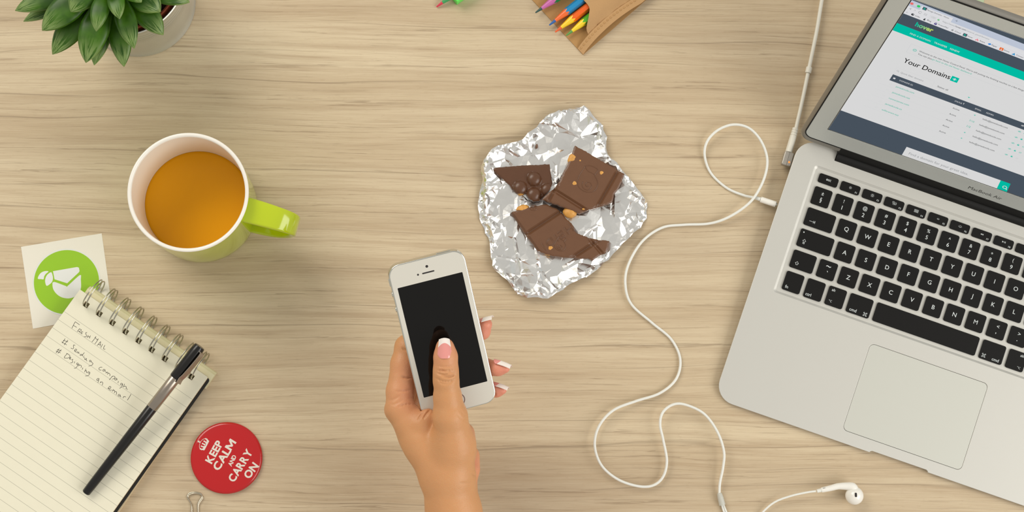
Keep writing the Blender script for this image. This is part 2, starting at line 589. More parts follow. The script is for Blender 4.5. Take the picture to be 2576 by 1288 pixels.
def icon(kind):
    """key icons drawn as thin printed strokes, centred at 0, in mm"""
    parts = []
    def st(p, w=.22, closed=False): parts.append(ribbon(p, w, closed))
    def ring(cx, cy, r, w=.22): st(circle(cx, cy, r, 18), w, True)
    def poly(p): parts.append((np.c_[np.array(p, float), np.zeros(len(p))], [tuple(range(len(p)))]))
    if kind in ('sun1', 'sun2'):
        r = .55 if kind == 'sun1' else .62; ring(0, 0, r)
        R1, R2 = (.95, 1.25) if kind == 'sun1' else (.95, 1.55)
        for k in range(8):
            a = k * math.pi / 4; st([(R1 * math.cos(a), R1 * math.sin(a)), (R2 * math.cos(a), R2 * math.sin(a))])
    elif kind == 'mission':
        for x0, y0, x1, y1 in ((-1.7, .15, -.1, 1.2), (-1.1, -1.25, .4, -.2), (.75, -1.0, 1.7, .75)):
            st([(x0, y0), (x1, y0), (x1, y1), (x0, y1)], .2, True)
    elif kind == 'launch':
        for i in (-1, 0, 1):
            for j in (-.5, .5):
                x, y = i * 1.3, j * 1.35; st([(x - .42, y - .45), (x + .42, y - .45), (x + .42, y + .45), (x - .42, y + .45)], .2, True)
    elif kind in ('kb1', 'kb2'):
        s = .7 if kind == 'kb1' else 1.0
        st([(-.9 * s, -.55), (.9 * s, -.55)], .3)
        for k in range(5):
            a = math.radians(20 + 35 * k); st([(1.15 * s * math.cos(a), -.55 + 1.1 * s * math.sin(a)), (1.7 * s * math.cos(a), -.55 + 1.6 * s * math.sin(a))], .24)
    elif kind == 'rew':
        for x in (-.75, .55): poly([(x - .65, 0), (x + .65, -.7), (x + .65, .7)])
    elif kind == 'play':
        poly([(-1.5, -.8), (-.1, 0), (-1.5, .8)]); poly([(.35, -.75), (.7, -.75), (.7, .75), (.35, .75)]); poly([(1.15, -.75), (1.5, -.75), (1.5, .75), (1.15, .75)])
    elif kind == 'ffwd':
        for x in (-.55, .75): poly([(x + .65, 0), (x - .65, .7), (x - .65, -.7)])
    elif kind in ('mute', 'vdn', 'vup'):
        poly([(-1.3, -.4), (-.7, -.4), (0, -.9), (0, .9), (-.7, .4), (-1.3, .4)])
        if kind == 'vup': st([(.5 + .5 * math.cos(a), .9 * math.sin(a)) for a in np.linspace(-1, 1, 7)], .2)
        if kind != 'mute': st([(.2 + .4 * math.cos(a), .5 * math.sin(a)) for a in np.linspace(-1, 1, 7)], .2)
    elif kind == 'power':
        st([(.9 * math.cos(a), .9 * math.sin(a)) for a in np.linspace(math.radians(125), math.radians(415), 20)], .22); st([(0, .2), (0, 1.2)], .22)
    elif kind == 'tab':
        st([(-2.4, 0), (1.9, 0)], .24); st([(.9, .95), (1.95, 0), (.9, -.95)], .24); st([(2.3, 1.15), (2.3, -1.15)], .24)
    elif kind in ('shift', 'caps'):
        st([(0, 1.5), (1.35, .1), (.65, .1), (.65, -1.0), (-.65, -1.0), (-.65, .1), (-1.35, .1)], .24, True)
        if kind == 'caps': st([(-.65, -1.5), (.65, -1.5), (.65, -2.2), (-.65, -2.2)], .24, True)
    elif kind == 'opt':
        st([(-1.4, .7), (-.5, .7), (.5, -.7), (1.4, -.7)], .24); st([(.3, .7), (1.4, .7)], .24)
    elif kind == 'cmd':
        q = .52
        st([(-q, -q), (q, -q), (q, q), (-q, q)], .22, True)
        for sx in (-1, 1):
            for sy in (-1, 1): ring(sx * (q + .42), sy * (q + .42), .42)
    elif kind == 'del':
        st([(2.2, 0), (-2.2, 0)], .24); st([(-1.2, .9), (-2.2, 0), (-1.2, -.9)], .24)
    elif kind == 'ret':
        st([(1.5, 1.4), (1.5, -.4), (-1.5, -.4)], .24); st([(-.7, .4), (-1.5, -.4), (-.7, -1.2)], .24)
    elif kind in ('al', 'ar', 'au', 'ad'):
        t = np.array([(-.9, 0), (.7, .9), (.7, -.9)]); a = {'al': 0, 'ar': math.pi, 'au': -math.pi / 2, 'ad': math.pi / 2}[kind]
        poly(t @ np.array([(math.cos(a), math.sin(a)), (-math.sin(a), math.cos(a))]))
    elif kind == 'dot':
        poly(circle(0, 0, .38, 14))
    return join(*parts)


def key(x0, x1, yc, h, legends):
    V, Fc = plate([rrect(x0, yc - h / 2, x1, yc + h / 2, 1.7, 4)], -1.15, .12, .3)
    k = obj('key', V, Fc, M_KEY, laptop, LAP, smooth=40)
    parts = []
    for kind, val, dx, dy, sz in legends:
        if kind == 't': V, Fc = legend_text(val, sz)
        else:
            V, Fc = icon(val); V = V * sz
        V = V.copy(); V[:, 0] += (x0 + x1) / 2 + dx; V[:, 1] += yc + dy; V[:, 2] += .14
        parts.append((V, Fc))
    if parts:
        V, Fc = join(*parts); obj('key_legend', V, Fc, M_LEGEND, k, LAP)


fn = [('t', 'esc')] + [('i', k) for k in ('sun1', 'sun2', 'mission', 'launch', 'kb1', 'kb2', 'rew', 'play', 'ffwd', 'mute', 'vdn', 'vup', 'power')]
for i, (kd, val) in enumerate(fn):
    xc = 8.55 + i * 19.72
    lg = [('t', val, .2, .2, 2.5)] if kd == 't' else [('i', val, 0, .4, 1.0)]
    if 0 < i < 13: lg.append(('t', 'F%d' % i, 5.6, -2.2, 1.55))
    key(xc - 8.55, xc + 8.55, -3.45 - i * .055, 7.9, lg)


def u(c): return c * KP + (KP - KW) / 2 - 1.9


def span(c0, c1): return u(c0), u(c1) - (KP - KW)


rowy = lambda r: -r * RP
num = [('±', '§'), ('!', '1'), ('@', '2'), ('#', '3'), ('$', '4'), ('%', '5'), ('^', '6'), ('&', '7'), ('*', '8'), ('(', '9'), (')', '0'), ('_', '-'), ('+', '=')]
for i, (a, b) in enumerate(num):
    x0, x1 = span(i, i + 1); key(x0, x1, rowy(1), KH, [('t', a, .1, 3.0, 3.0), ('t', b, .1, -2.6, 3.5)])
x0, x1 = span(13, 14.5); key(x0, x1, rowy(1), KH, [('i', 'del', 6, -3, 1)])
x0, x1 = span(0, 1.5); key(x0, x1, rowy(2), KH, [('i', 'tab', -5.8, -3.3, 1.05)])
for i, c in enumerate('QWERTYUIOP[]'):
    x0, x1 = span(1.5 + i, 2.5 + i); key(x0, x1, rowy(2), KH, [('t', c, 0, 0, 3.7)])
x0, x1 = span(13.5, 14.5); key(x0, x1, rowy(2), KH, [('i', 'ret', 0, 0, 1)])
x0, x1 = span(0, 1.75); key(x0, x1, rowy(3), KH, [('i', 'dot', -12.0, 4.9, 1.5), ('i', 'caps', -9.4, -2.2, 1.05)])
for i, c in enumerate("ASDFGHJKL;'\\"):
    x0, x1 = span(1.75 + i, 2.75 + i); lg = [('t', c, 0, 0, 3.7)]
    if c in 'FJ': lg = [('t', c, 0, .4, 3.7)]
    if i < 12: key(x0, x1, rowy(3), KH, lg)
x0, x1 = span(0, 1.25); key(x0, x1, rowy(4), KH, [('i', 'shift', -4.6, -3.2, 1.1)])
x0, x1 = span(1.25, 2.25); key(x0, x1, rowy(4), KH, [('t', '~', .3, 3.2, 5.5), ('t', '`', .6, -1.2, 4.5)])
for i, c in enumerate(['Z', 'X', 'C', 'V', 'B', 'N', 'M', '<,', '>.', '?/']):
    x0, x1 = span(2.25 + i, 3.25 + i)
    key(x0, x1, rowy(4), KH, [('t', c, 0, 0, 3.7)] if len(c) == 1 else [('t', c[0], .3, 2.6, 3.4), ('t', c[1], 0, -3.4, 4.0)])
x0, x1 = span(12.25, 14.5); key(x0, x1, rowy(4), KH, [('i', 'shift', 12, -3, 1.1)])
yb = rowy(5) - .5; hb = KH + 1.0
x0, x1 = span(0, 1); key(x0, x1, yb, hb, [('t', 'fn', -4.2, -5.0, 2.7)])
x0, x1 = span(1, 2); key(x0, x1, yb, hb, [('t', 'ctrl', -3.8, -5.2, 2.7)])
x0, x1 = span(2, 3); key(x0, x1, yb, hb, [('t', 'alt', -3.6, 5.3, 2.3), ('i', 'opt', -3.6, -4.4, 1.0)])
x0, x1 = span(3, 4.25); key(x0, x1, yb, hb, [('t', 'cmd', -4.4, -5.2, 2.7), ('i', 'cmd', 6.4, -5.4, 1.15)])
x0, x1 = span(4.25, 9.25); key(x0, x1, yb, hb, [])
x0, x1 = span(9.25, 10.5); key(x0, x1, yb, hb, [('i', 'cmd', -6.4, -5.0, 1.15), ('t', 'cmd', 4.2, -5.4, 2.7)])
x0, x1 = span(10.5, 11.5); key(x0, x1, yb, hb, [('t', 'alt', 3.6, 5.3, 2.3), ('i', 'opt', 3.6, -5.2, 1.0)])
for c, kd in ((11.5, 'al'), (13.5, 'ar')):
    x0, x1 = span(c, c + 1); key(x0, x1, yb - 4, hb / 2 - .3, [('i', kd, 0, 0, .8)])
x0, x1 = span(12.5, 13.5); key(x0, x1, yb - 4.2, hb / 2 - .4, [('i', 'ad', 0, 0, .8)]); key(x0, x1, yb + 4.2, hb / 2 - .4, [('i', 'au', 0, 0, .8)])

# lid ----------------------------------------------------------------
LX0, LX1, LV0, LV1 = -27.5, 303.5, 8.0, 222.0
V, Fc = plate([rrect(LX0 - 1.2, LV0 - 6.0, LX1 + 1.2, LV1 + 1.2, 11)], -7.5, -1.0, 3.0, 5)
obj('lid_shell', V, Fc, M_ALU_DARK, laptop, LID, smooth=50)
V, Fc = plate([rrect(LX0 + 1.3, LV0 + 1.2, LX1 - 1.3, LV1 - 1.2, 8), rrect(LX0 + 2.3, LV0 + 2.2, LX1 - 2.3, LV1 - 2.2, 7)], -1.4, -.25, .15)
V2, F2 = box(HX0, LV0 - 11, -9, HX1, LV0 + 1.5, -.8); obj('hinge_cover', V2, F2, M_BLACK, laptop, LID)
obj('gasket', V, Fc, M_BLACK, laptop, LID)
SX0, SX1, SV0, SV1 = -10.0, 276.6, 28.0, 206.8
V, Fc = plate([rrect(LX0 + 2.3, LV0 + 2.2, LX1 - 2.3, LV1 - 2.2, 7), [(SX0 - .9, SV0 - .9), (SX1 + .9, SV0 - .9), (SX1 + .9, SV1 + .9), (SX0 - .9, SV1 + .9)]], -1.2, -.5)
bez = obj('bezel', V, Fc, M_BEZEL, laptop, LID)
V, Fc = box(SX0 - 1.5, SV0 - 1.5, -1.35, SX1 + 1.5, SV1 + 1.5, -1.0); obj('screen_frame', V, Fc, M_BLACK, laptop, LID)
a0 = lid_uv(2000 + 1745 / 4.024, 200 + 1110 / 4.024); a1 = lid_uv(2000 + 2085 / 4.024, 200 + 1222 / 4.024)
V, Fc = text_fit('MacBook Air', width=a1[0] - a0[0], offset=.006); V = V + np.array([a0[0], (a0[1] + a1[1]) / 2, -.46])
obj('lid_lettering', V, Fc, mat('grey_print', (62, 62, 60), .6), bez, LID)

# screen contents (flat picture on the display) -----------------------
S_WHITE = screen_mat('screen_white', (215, 215, 215)); S_BAR = screen_mat('screen_titlebar', (188, 196, 212)); S_PANEL = screen_mat('screen_toolbar', (219, 219, 222))
S_NAVY = screen_mat('screen_navy', (71, 81, 92)); S_TEAL = screen_mat('screen_teal', (0, 186, 162)); S_BLACK = screen_mat('screen_black', (8, 8, 8))
S_TEXT = screen_mat('screen_text', (50, 54, 58)); S_GREY = screen_mat('screen_grey', (150, 152, 154)); S_LINE = screen_mat('screen_line', (200, 202, 204))
S_TEALT = screen_mat('screen_link', (30, 180, 155))
V, Fc = box(SX0, SV0, -.99, SX1, SV1, -.86)
scr = obj('screen', V, Fc, S_WHITE, laptop, LID)
ZS = [-.84]


def A(x, y): return lid_uv(2000 + x / 4.293, y / 4.293, ZS[0])
def B(x, y): return lid_uv(2000 + x / 4.024, 200 + y / 4.024, ZS[0])
def Cc(x, y): return lid_uv(2200 + x / 6.851, y / 6.851, ZS[0])


def sl(v): return -.003 - .00025 * (v - 28)           # the pictured page is slightly skewed on the display
def shr(x): return -.0011 * (x + 10)


def warp_page(V, at, lift):
    V = np.array(V, float); x = at[0] + V[:, 0]
    return np.c_[x + shr(x) * V[:, 1], at[1] + V[:, 1] + sl(at[1]) * V[:, 0], np.full(len(V), ZS[0] + lift)]


def s_rect(x0, v0, x1, v1, m, name='screen_block', lift=0.0, ref=None):
    x0, x1 = max(SX0, x0), min(SX1, x1); v0 = max(SV0, v0); ref = SX0 if ref is None else ref
    f0 = (lambda x: v0) if v0 <= SV0 + .3 else (lambda x: v0 + sl(v0) * (x - ref))
    f1 = (lambda x: min(SV1, v1)) if v1 >= SV1 - .01 else (lambda x: v1 + sl(v1) * (x - ref))
    k = lambda x: 0 if x <= SX0 + .01 or x >= SX1 - 15 else shr(x) * (v1 - v0)
    q = [(x0, f0(x0)), (x1, f0(x1)), (x1 + k(x1), f1(x1)), (x0 + k(x0), f1(x0))]
    obj(name, [(a_, b_, ZS[0] + lift) for a_, b_ in q], [(0, 1, 2, 3)], m, scr, LID)


def s_text(s, a, b, m, off=0.0, h=None, lift=.02):
    V, Fc = text_fit(s, width=b[0] - a[0], offset=off * .5 + .002, height=h); V[:, 1] *= 1.2
    obj('screen_text', warp_page(V, a, lift), Fc, m, scr, LID)


def s_mesh(parts, m, at, name='screen_icon', lift=.02, k=1.0):
    V, Fc = join(*parts); obj(name, warp_page(V * k * ISC[0], at, lift), Fc, m, scr, LID)


ISC = [1.0]
def disk(cx, cy, r, n=18): c = circle(cx, cy, r, n); return np.c_[np.array(c), np.zeros(n)], [tuple(range(n))]
def quad(x0, y0, x1, y1): return np.array([(x0, y0, 0), (x1, y0, 0), (x1, y1, 0), (x0, y1, 0)], float), [(0, 1, 2, 3)]


vt = Cc(580, 95)[1]; vh = Cc(490, 228)[1]; vg0 = Cc(385, 395)[1]; vg1 = Cc(310, 520)[1]
s_rect(SX0, vt - 12, SX1, SV1, S_NAVY, lift=-.01); s_rect(SX0, vt, SX1, SV1 - .8, S_BAR)
ISC[0] = .74
s_rect(SX0, vh, SX1, vt, S_PANEL)
ta, tb = Cc(845, 105), Cc(1385, 315)
s_rect(ta[0] - 1, vt - .3, tb[0] - 1, ta[1] - .4 - sl(200) * (ta[0] - SX0), S_PANEL, 'screen_tab', .005)
s_rect(SX0, vg0, SX1, vh, S_NAVY); s_rect(SX0, vg1, SX1, vg0, S_TEAL)
for (x, y), c in (((643, 62), (232, 112, 106)), ((702, 84), (205, 205, 207)), ((760, 108), (52, 200, 96))):
    s_mesh([disk(0, 0, 1.75)], screen_mat('screen_dot', c), Cc(x, y), 'window_button')
S_PURP = screen_mat('screen_purple', (72, 62, 130)); S_ORNG = screen_mat('screen_orange', (235, 100, 30)); S_BLUE = screen_mat('screen_blue', (40, 130, 215)); S_PINK = screen_mat('screen_pink', (235, 80, 100)); S_SKY = screen_mat('screen_sky', (70, 150, 200)); S_LOCK = screen_mat('screen_lock', (90, 190, 110))
for x, y in ((865, 150), (1560, 602)):
    s_mesh([quad(-2.1, -2.1, 2.1, 2.1)], S_NAVY, Cc(x, y)); V, Fc = text_fit('h', height=3.0, offset=.03, center=True); s_mesh([(V, Fc)], S_TEAL, Cc(x, y), lift=.04)
s_text('Manage Domains - Hover', Cc(900, 178), Cc(1288, 322), S_TEXT, .01)
s_mesh([ribbon([(-1.5, 0), (1.5, 0)], .25), ribbon([(0, -1.5), (0, 1.5)], .25)], S_TEXT, Cc(1415, 360))
s_mesh([ribbon([(-1.5, 0), (1.5, 0)], .22), ribbon([(0, -1.5), (0, 1.5)], .22)], S_GREY, Cc(557, 212))
s_mesh([ribbon([(.8, 1.4), (-.8, 0), (.8, -1.4)], .3)], S_TEXT, Cc(622, 152)); s_mesh([ribbon([(-.8, 1.4), (.8, 0), (-.8, -1.4)], .25)], S_GREY, Cc(695, 180))
s_mesh([ribbon([(1.5 * math.cos(a), 1.5 * math.sin(a)) for a in np.linspace(.5, 5.8, 20)], .3)], S_TEXT, Cc(785, 215))
s_mesh([ribbon(circle(i * .9, j * .9, .55, 10), .22, True) for i in (-1, 1) for j in (-1, 1)], S_GREY, Cc(878, 250))
p = Cc(965, 262); q = Cc(945, 300)
s_mesh([ribbon([(300, 0), (0, 0), (0, q[1] - p[1] - 1.2), (300, q[1] - p[1] - 1.2)], .15)], S_LINE, (p[0], p[1]), 'address_bar', k=1 / ISC[0])
s_mesh([ribbon(rrect(-2.4, -1.1, 2.4, 1.1, .5, 3), .18, True)], S_GREY, Cc(1015, 305)); V, Fc = text_fit('VPN', height=1.1, center=True); s_mesh([(V, Fc)], S_GREY, Cc(1015, 305))
def lock(k=1.0): return [(quad(-.9 * k, -1.0 * k, .9 * k, .35 * k)), ribbon([(-.55 * k, .3 * k), (-.55 * k, .8 * k), (-.3 * k, 1.15 * k), (.3 * k, 1.15 * k), (.55 * k, .8 * k), (.55 * k, .3 * k)], .28 * k)]
s_mesh(lock(1.1), S_LOCK, Cc(1103, 342))
s_text('https://www.', Cc(1168, 378), Cc(1388, 458), S_GREY); s_text('hover.com', Cc(1390, 462), Cc(1572, 530), S_TEXT, .012); s_text('/control_panel/domains', Cc(1575, 535), Cc(1975, 688), S_GREY)
s_mesh([disk(0, 0, 1.6)], S_TEXT, Cc(658, 250)); s_mesh([disk(.5, .3, .5)], S_PANEL, Cc(658, 250), lift=.04)
s_mesh([disk(0, -.7, 1.1), disk(0, 1.1, .6)], S_TEXT, Cc(862, 332)); s_mesh([quad(-1.3, -1.6, 1.3, .2), ribbon([(-1, .2), (-.9, 1), (0, 1.6), (.9, 1), (1, .2)], .6)], S_PURP, Cc(1053, 408))
s_mesh([disk(0, -.2, 1.2), ribbon([(0, .9), (.5, 1.6)], .5)], S_GREY, Cc(1343, 518)); s_mesh([disk(0, .9, .7), disk(-1, -.6, .7), disk(1, -.6, .7)], S_PINK, Cc(1767, 687))
s_mesh([(np.array([(-2, 0, 0), (-.3, -1.5, 0), (2, .2, 0), (.3, 1.5, 0)]), [(0, 1, 2, 3)])], S_BLUE, Cc(1983, 760)); s_mesh([quad(-2, -2, 2, 2)], S_ORNG, Cc(2187, 845)); s_mesh([(np.array([(-1, -1.1, 0), (1, -1.1, 0), (0, 1.2, 0)]), [(0, 1, 2)])], S_WHITE, Cc(2187, 845), lift=.04)
s_mesh([(np.array([(-2, -1.6, 0), (2, -1.6, 0), (.6, 2, 0)]), [(0, 1, 2)])], S_SKY, Cc(2397, 930))
for s, a, b in (('Links', (697, 278), (778, 306)), ('Blog', (902, 355), (972, 382)), ('ProtonMail', (1093, 428), (1262, 492)), ('iCloud', (1378, 545), (1480, 580)), ('Hover', (1597, 628), (1690, 660)), ('Asana', (1805, 708), (1900, 742)), ('Paper', (2015, 785), (2105, 822)), ('Strava', (2222, 868), (2318, 905)), ('Connect', (2437, 955), (2562, 1002))):
    s_text(s, Cc(*a), Cc(*b), S_TEXT, .004)
ha, hb_ = Cc(692, 443), Cc(1003, 543)
V, Fc = text_fit('hover', width=hb_[0] - ha[0], offset=.032, spacing=1.02); hw = hb_[0] - ha[0]
hm = bpy.data.materials.new('screen_logo'); hm.use_nodes = True; nt = hm.node_tree; nt.nodes.remove(nt.nodes['Principled BSDF'])
e_ = nt.nodes.new('ShaderNodeEmission'); uvn = nt.nodes.new('ShaderNodeUVMap'); rp_ = nt.nodes.new('ShaderNodeValToRGB'); sx_ = nt.nodes.new('ShaderNodeSeparateXYZ')
nt.links.new(uvn.outputs[0], sx_.inputs[0]); nt.links.new(sx_.outputs[0], rp_.inputs[0]); nt.links.new(rp_.outputs[0], e_.inputs[0]); nt.links.new(e_.outputs[0], nt.nodes['Material Output'].inputs[0])
rp_.color_ramp.elements[0].color = lin((10, 188, 152)); rp_.color_ramp.elements[1].color = lin((205, 222, 84)); rp_.color_ramp.elements[0].position = .12
V[:, 1] *= 1.15
obj('screen_logo', warp_page(V, ha, .02), Fc, hm, scr, LID, uv=np.c_[V[:, 0] / hw, V[:, 1]])
s_text('FIND A DOMAIN', A(1237, 368), A(1462, 447), S_WHITE, .006); s_text('TRANSFER', A(1497, 465), A(1640, 515), S_WHITE, .006); s_text('RENEW', A(1670, 533), A(1775, 566), S_WHITE, .006)
p = A(1255, 474); q = A(1205, 562); s_mesh([ribbon([(300, 0), (0, 0), (0, q[1] - p[1]), (300, q[1] - p[1])], .18)], S_LINE, p, 'notice_frame', k=1 / ISC[0])
s_mesh([ribbon(circle(0, 0, 1.7, 24), .5, True), quad(-.22, -.3, .22, 1.0), quad(-.22, -.95, .22, -.55)], S_TEAL, A(1293, 542))
s_text("Welcome to the new Hover Control Panel. We're still putting the finishing touches on a few things", A(1338, 558), A(2473, 980), S_TEXT)
s_text('You can also', A(1322, 588), A(1478, 640), S_TEXT); s_text('go back to the old Hover dashboard.', A(1480, 645), A(1912, 800), S_TEALT)
s_text('Your Domains', A(1162, 668), A(1668, 852), S_BLACK, .012)
pc = A(1723, 857); s_mesh([quad(-3.0, -3.0, 3.0, 3.0)], S_TEAL, pc, k=1 / ISC[0]); s_mesh([quad(-1.5, -.4, 1.5, .4), quad(-.4, -1.5, .4, 1.5)], S_WHITE, pc, lift=.04, k=1 / ISC[0])
s_mesh([ribbon(circle(-.2, .2, 1.0, 16), .3, True), ribbon([(.6, -.6), (1.5, -1.5)], .35)], S_GREY, A(1112, 768))
s_text('Quick filter domains', A(1138, 790), A(1385, 876), S_GREY); s_text('Status: all', A(1533, 938), A(1650, 976), S_TEXT)
p0, p1 = A(1100, 728), A(1065, 790); x1 = A(1510, 880)[0]; s_mesh([ribbon([(0, 0), (x1 - p0[0], 0), (x1 - p0[0], p1[1] - p0[1]), (0, p1[1] - p0[1])], .12, True)], S_LINE, p0, 'filter_box', k=1 / ISC[0])
s_mesh([(np.array([(-1.4, .7, 0), (0, -.9, 0), (1.4, .7, 0)]), [(0, 1, 2)])], S_TEAL, A(1877, 1053))
p, q = A(1060, 803), A(1018, 865); s_rect(p[0], q[1], SX1 - 14, p[1], S_NAVY, 'table_header', ref=p[0])
s_mesh([(lambda r: (np.c_[np.array(r), np.zeros(len(r))], [tuple(range(len(r)))]))(rrect(-1.2, -1.2, 1.2, 1.2, .4, 3))], S_WHITE, A(1072, 846))
s_text('DOMAINS (5)', A(1125, 873), A(1268, 925), S_WHITE, .01); s_text('STATUS', A(1722, 1095), A(1800, 1122), S_WHITE, .01); s_mesh([quad(-.22, -1.3, .22, 1.0), (np.array([(-.8, .5, 0), (.8, .5, 0), (0, 1.6, 0)]), [(0, 1, 2)])], S_WHITE, A(1821, 1121)); s_text('EMAIL', A(1942, 1178), A(2010, 1202), S_WHITE, .01); s_text('ADMIN', A(2060, 1222), A(2140, 1250), S_WHITE, .01)
for s, a, b, c in (('jameskoole.com', (1085, 940), (1288, 1008), (1033, 908)), ('jameskoole.net', (1045, 1002), (1240, 1068), (995, 970)), ('runnerjames.com', (1010, 1065), (1230, 1140), (957, 1032)), ('jameskoole.ca', (970, 1125), (1150, 1188), (918, 1095)), ('willitrenew.xyz', (932, 1188), (1117, 1250), (878, 1158))):
    s_text(s, A(*a), A(*b), S_TEALT); s_mesh([ribbon(circle(0, 0, 1.2, 14), .15, True)], S_LINE, A(*c))
    v = A(*a)[1] - 1.9; s_mesh([ribbon([(0, 0), (270, 0)], .1)], S_LINE, (SX0 + 14, v), 'row_line', k=1 / ISC[0])
def eye(): return [ribbon([(-1.7, 0), (-.8, .8), (.8, .8), (1.7, 0), (.8, -.8), (-.8, -.8)], .3, True), disk(0, 0, .5, 10), ribbon([(-1.2, -1.1), (1.2, 1.1)], .3)]
def loop(): return [ribbon([(-.9, .7), (1.1, .7), (1.1, -.3)], .4), ribbon([(.9, -.7), (-1.1, -.7), (-1.1, .3)], .4)]
for k in range(5):
    a = (1593 - 34.5 * k, 293 + 58 * k); s_text('Active', B(*a), B(a[0] + 70, a[1] + 21), S_TEXT)
    a = (1897 - 33.8 * k, 405 + 58 * k); s_text('hello@jameskoole.com', B(*a), B(a[0] + 257, a[1] + 89), S_TEXT)
    s_mesh(eye(), S_TEAL, B(2272 - 33.3 * k, 527 + 58.2 * k)); s_mesh(lock(1.15), S_TEAL, B(2326 - 33.3 * k, 546 + 58 * k))
    s_mesh(loop(), S_LINE if k == 4 else S_TEAL, B(2379 - 33.3 * k, 566 + 58 * k))
plus = [quad(-1.1, -.25, 1.1, .25), quad(-.25, -1.1, .25, 1.1)]
for c in ((1820, 361), (1718, 536), (1685, 594)): s_mesh(plus, S_TEAL, B(*c))
s_text('7/10', B(1760, 420), B(1812, 436), S_TEALT); s_text('1/2', B(1735, 478), B(1772, 490), S_TEALT); s_mesh(eye(), S_WHITE, B(2305, 468))
vb = B(480, 318)[1]; s_rect(SX0, SV0, SX1, vb, S_NAVY, 'screen_footer')
p, q = B(1140, 685), B(1093, 763); xr = B(2103, 1032)[0]; xe = B(2205, 1067)[0]
s_rect(p[0], SV0, xr, p[1], S_WHITE, 'search_field', .01, p[0]); s_rect(xr, SV0, xe, p[1], S_TEAL, 'search_button', .01, p[0])
s_text('Find a domain for your great idea.', B(1148, 757), B(1750, 968), S_GREY, lift=.03)
s_mesh([ribbon(circle(-.3, .4, 1.7, 20), .6, True), ribbon([(.9, -.8), (2.2, -2.2)], .7)], S_WHITE, B(2125, 1095), lift=.03, k=1 / ISC[0])


# ------------------------------------------------------------------ mug and tea
M_LIME = mat('lime_glaze', (188, 206, 14), .12, 0, coat=.6)
M_WHITE_GLAZE = mat('white_glaze', (240, 236, 226), .2, 0, coat=.3)
MH = 98.0
mc = P(473, 483, MH); MR = np.linalg.norm(P(626, 483, MH) - P(320, 483, MH)) / 2
MUG = Frame((mc[0], mc[1], 0), (1, 0, 0), (0, 1, 0))
mug = thing('mug', 'lime green ceramic mug with white inside, full of amber drink', 'mug', (mc[0], mc[1], 0))
prof = [(MR - 9, 0), (MR - 6.5, .2), (MR - 4, 1.6), (MR - 2.2, 4.5), (MR - 1.2, 10), (MR - .7, 25), (MR - .3, 60), (MR - .05, MH - 1.6)]
V, Fc = lathe(prof, 96, True); obj('mug_body', V, Fc, M_LIME, mug, MUG, smooth=True)
prof = [(MR - .05, MH - 1.6), (MR, MH - .8), (MR - .35, MH - .15), (MR - 1.2, MH), (MR - 2.2, MH - .2), (MR - 2.9, MH - 1.0), (MR - 3.1, MH - 3), (MR - 3.4, 40), (MR - 4.2, 12), (MR - 9, 5), (2, 4)]
V, Fc = lathe(prof, 96, False, True); obj('mug_lining', V, Fc, M_WHITE_GLAZE, mug, MUG, smooth=True, label='white glazed rim and inside')
# handle: a flat band bent into a loop
he = P(738, 566, 70); ha = math.atan2(he[1] - mc[1], he[0] - mc[0])
HF = rotz_frame((mc[0], mc[1], 0), ha)
hp = spline([(MR - 3.0, 0, 87), (MR + 12, 0, 86), (MR + 25, 0, 83), (MR + 33, 0, 78), (MR + 36.5, 0, 70), (MR + 35.5, 0, 55), (MR + 29, 0, 38), (MR + 18, 0, 26), (MR - 2.0, 0, 20)], 2.0)
t = np.gradient(hp, axis=0); t /= np.linalg.norm(t, axis=1)[:, None]; nn = np.c_[-t[:, 2], np.zeros(len(t)), t[:, 0]]
sec = rrect(-9, -2.4, 9, 2.4, 1.9, 4); m = len(sec); V = []; Fc = []
for i, p in enumerate(hp):
    wk = 1.0 + .1 * math.cos(i / len(hp) * 2 * math.pi)
    for a, b in sec: V.append(p + np.array([0, a * wk, 0]) + nn[i] * b)
for i in range(len(hp) - 1):
    for k in range(m): Fc.append((i * m + k, i * m + (k + 1) % m, (i + 1) * m + (k + 1) % m, (i + 1) * m + k))
Fc += [tuple(range(m))[::-1], tuple((len(hp) - 1) * m + k for k in range(m))]
obj('mug_handle', V, Fc, M_LIME, mug, HF, smooth=45)
TZ = 35.0
V, Fc = lathe([(MR - 3.75, TZ - 5), (MR - 3.62, TZ - .5), (MR - 4.2, TZ - .1), (MR - 6, TZ)], 80, True, True)
obj('tea', V, Fc, mat('amber_tea', (232, 160, 0), .12, 0, spec=.2, var=.02, vscale=60), None, MUG, smooth=35, label='amber orange drink filling the lime green mug', cat='drink')

# ------------------------------------------------------------------ potted succulent
M_ZINC = mat('zinc', (200, 199, 190), .38, .65, var=.05, vscale=900)
PH = 84.0
pb = P(350, 5, 0); PR = np.linalg.norm(P(493, 5, 0) - P(350, 5, 0))
POT = Frame((pb[0], pb[1], 0), (1, 0, 0), (0, 1, 0))
plant = thing('potted_succulent', 'green rosette succulent with pointed striped leaves in a round zinc pot', 'potted plant', (pb[0], pb[1], 0))
prof = [(PR - 3, 0), (PR - .6, .3), (PR, 1.2), (PR, 2.6), (PR - .9, 3.4), (PR - .6, 20), (PR + .4, 45), (PR + .8, 58), (PR + 1.3, 59), (PR + .9, 60.5), (PR + 1.0, 63.5), (PR + 1.6, 64.5), (PR + 1.1, 66), (PR + 1.3, 70), (PR + 1.8, 71), (PR + 1.4, 72.5), (PR + 1.6, PH - 1.5), (PR + 2.3, PH - .9), (PR + 2.4, PH), (PR + 1.6, PH + .5), (PR + .8, PH), (PR + .5, PH - 2), (PR - .5, 40)]
V, Fc = lathe(prof, 96, True); obj('zinc_pot', V, Fc, M_ZINC, plant, POT, smooth=50)
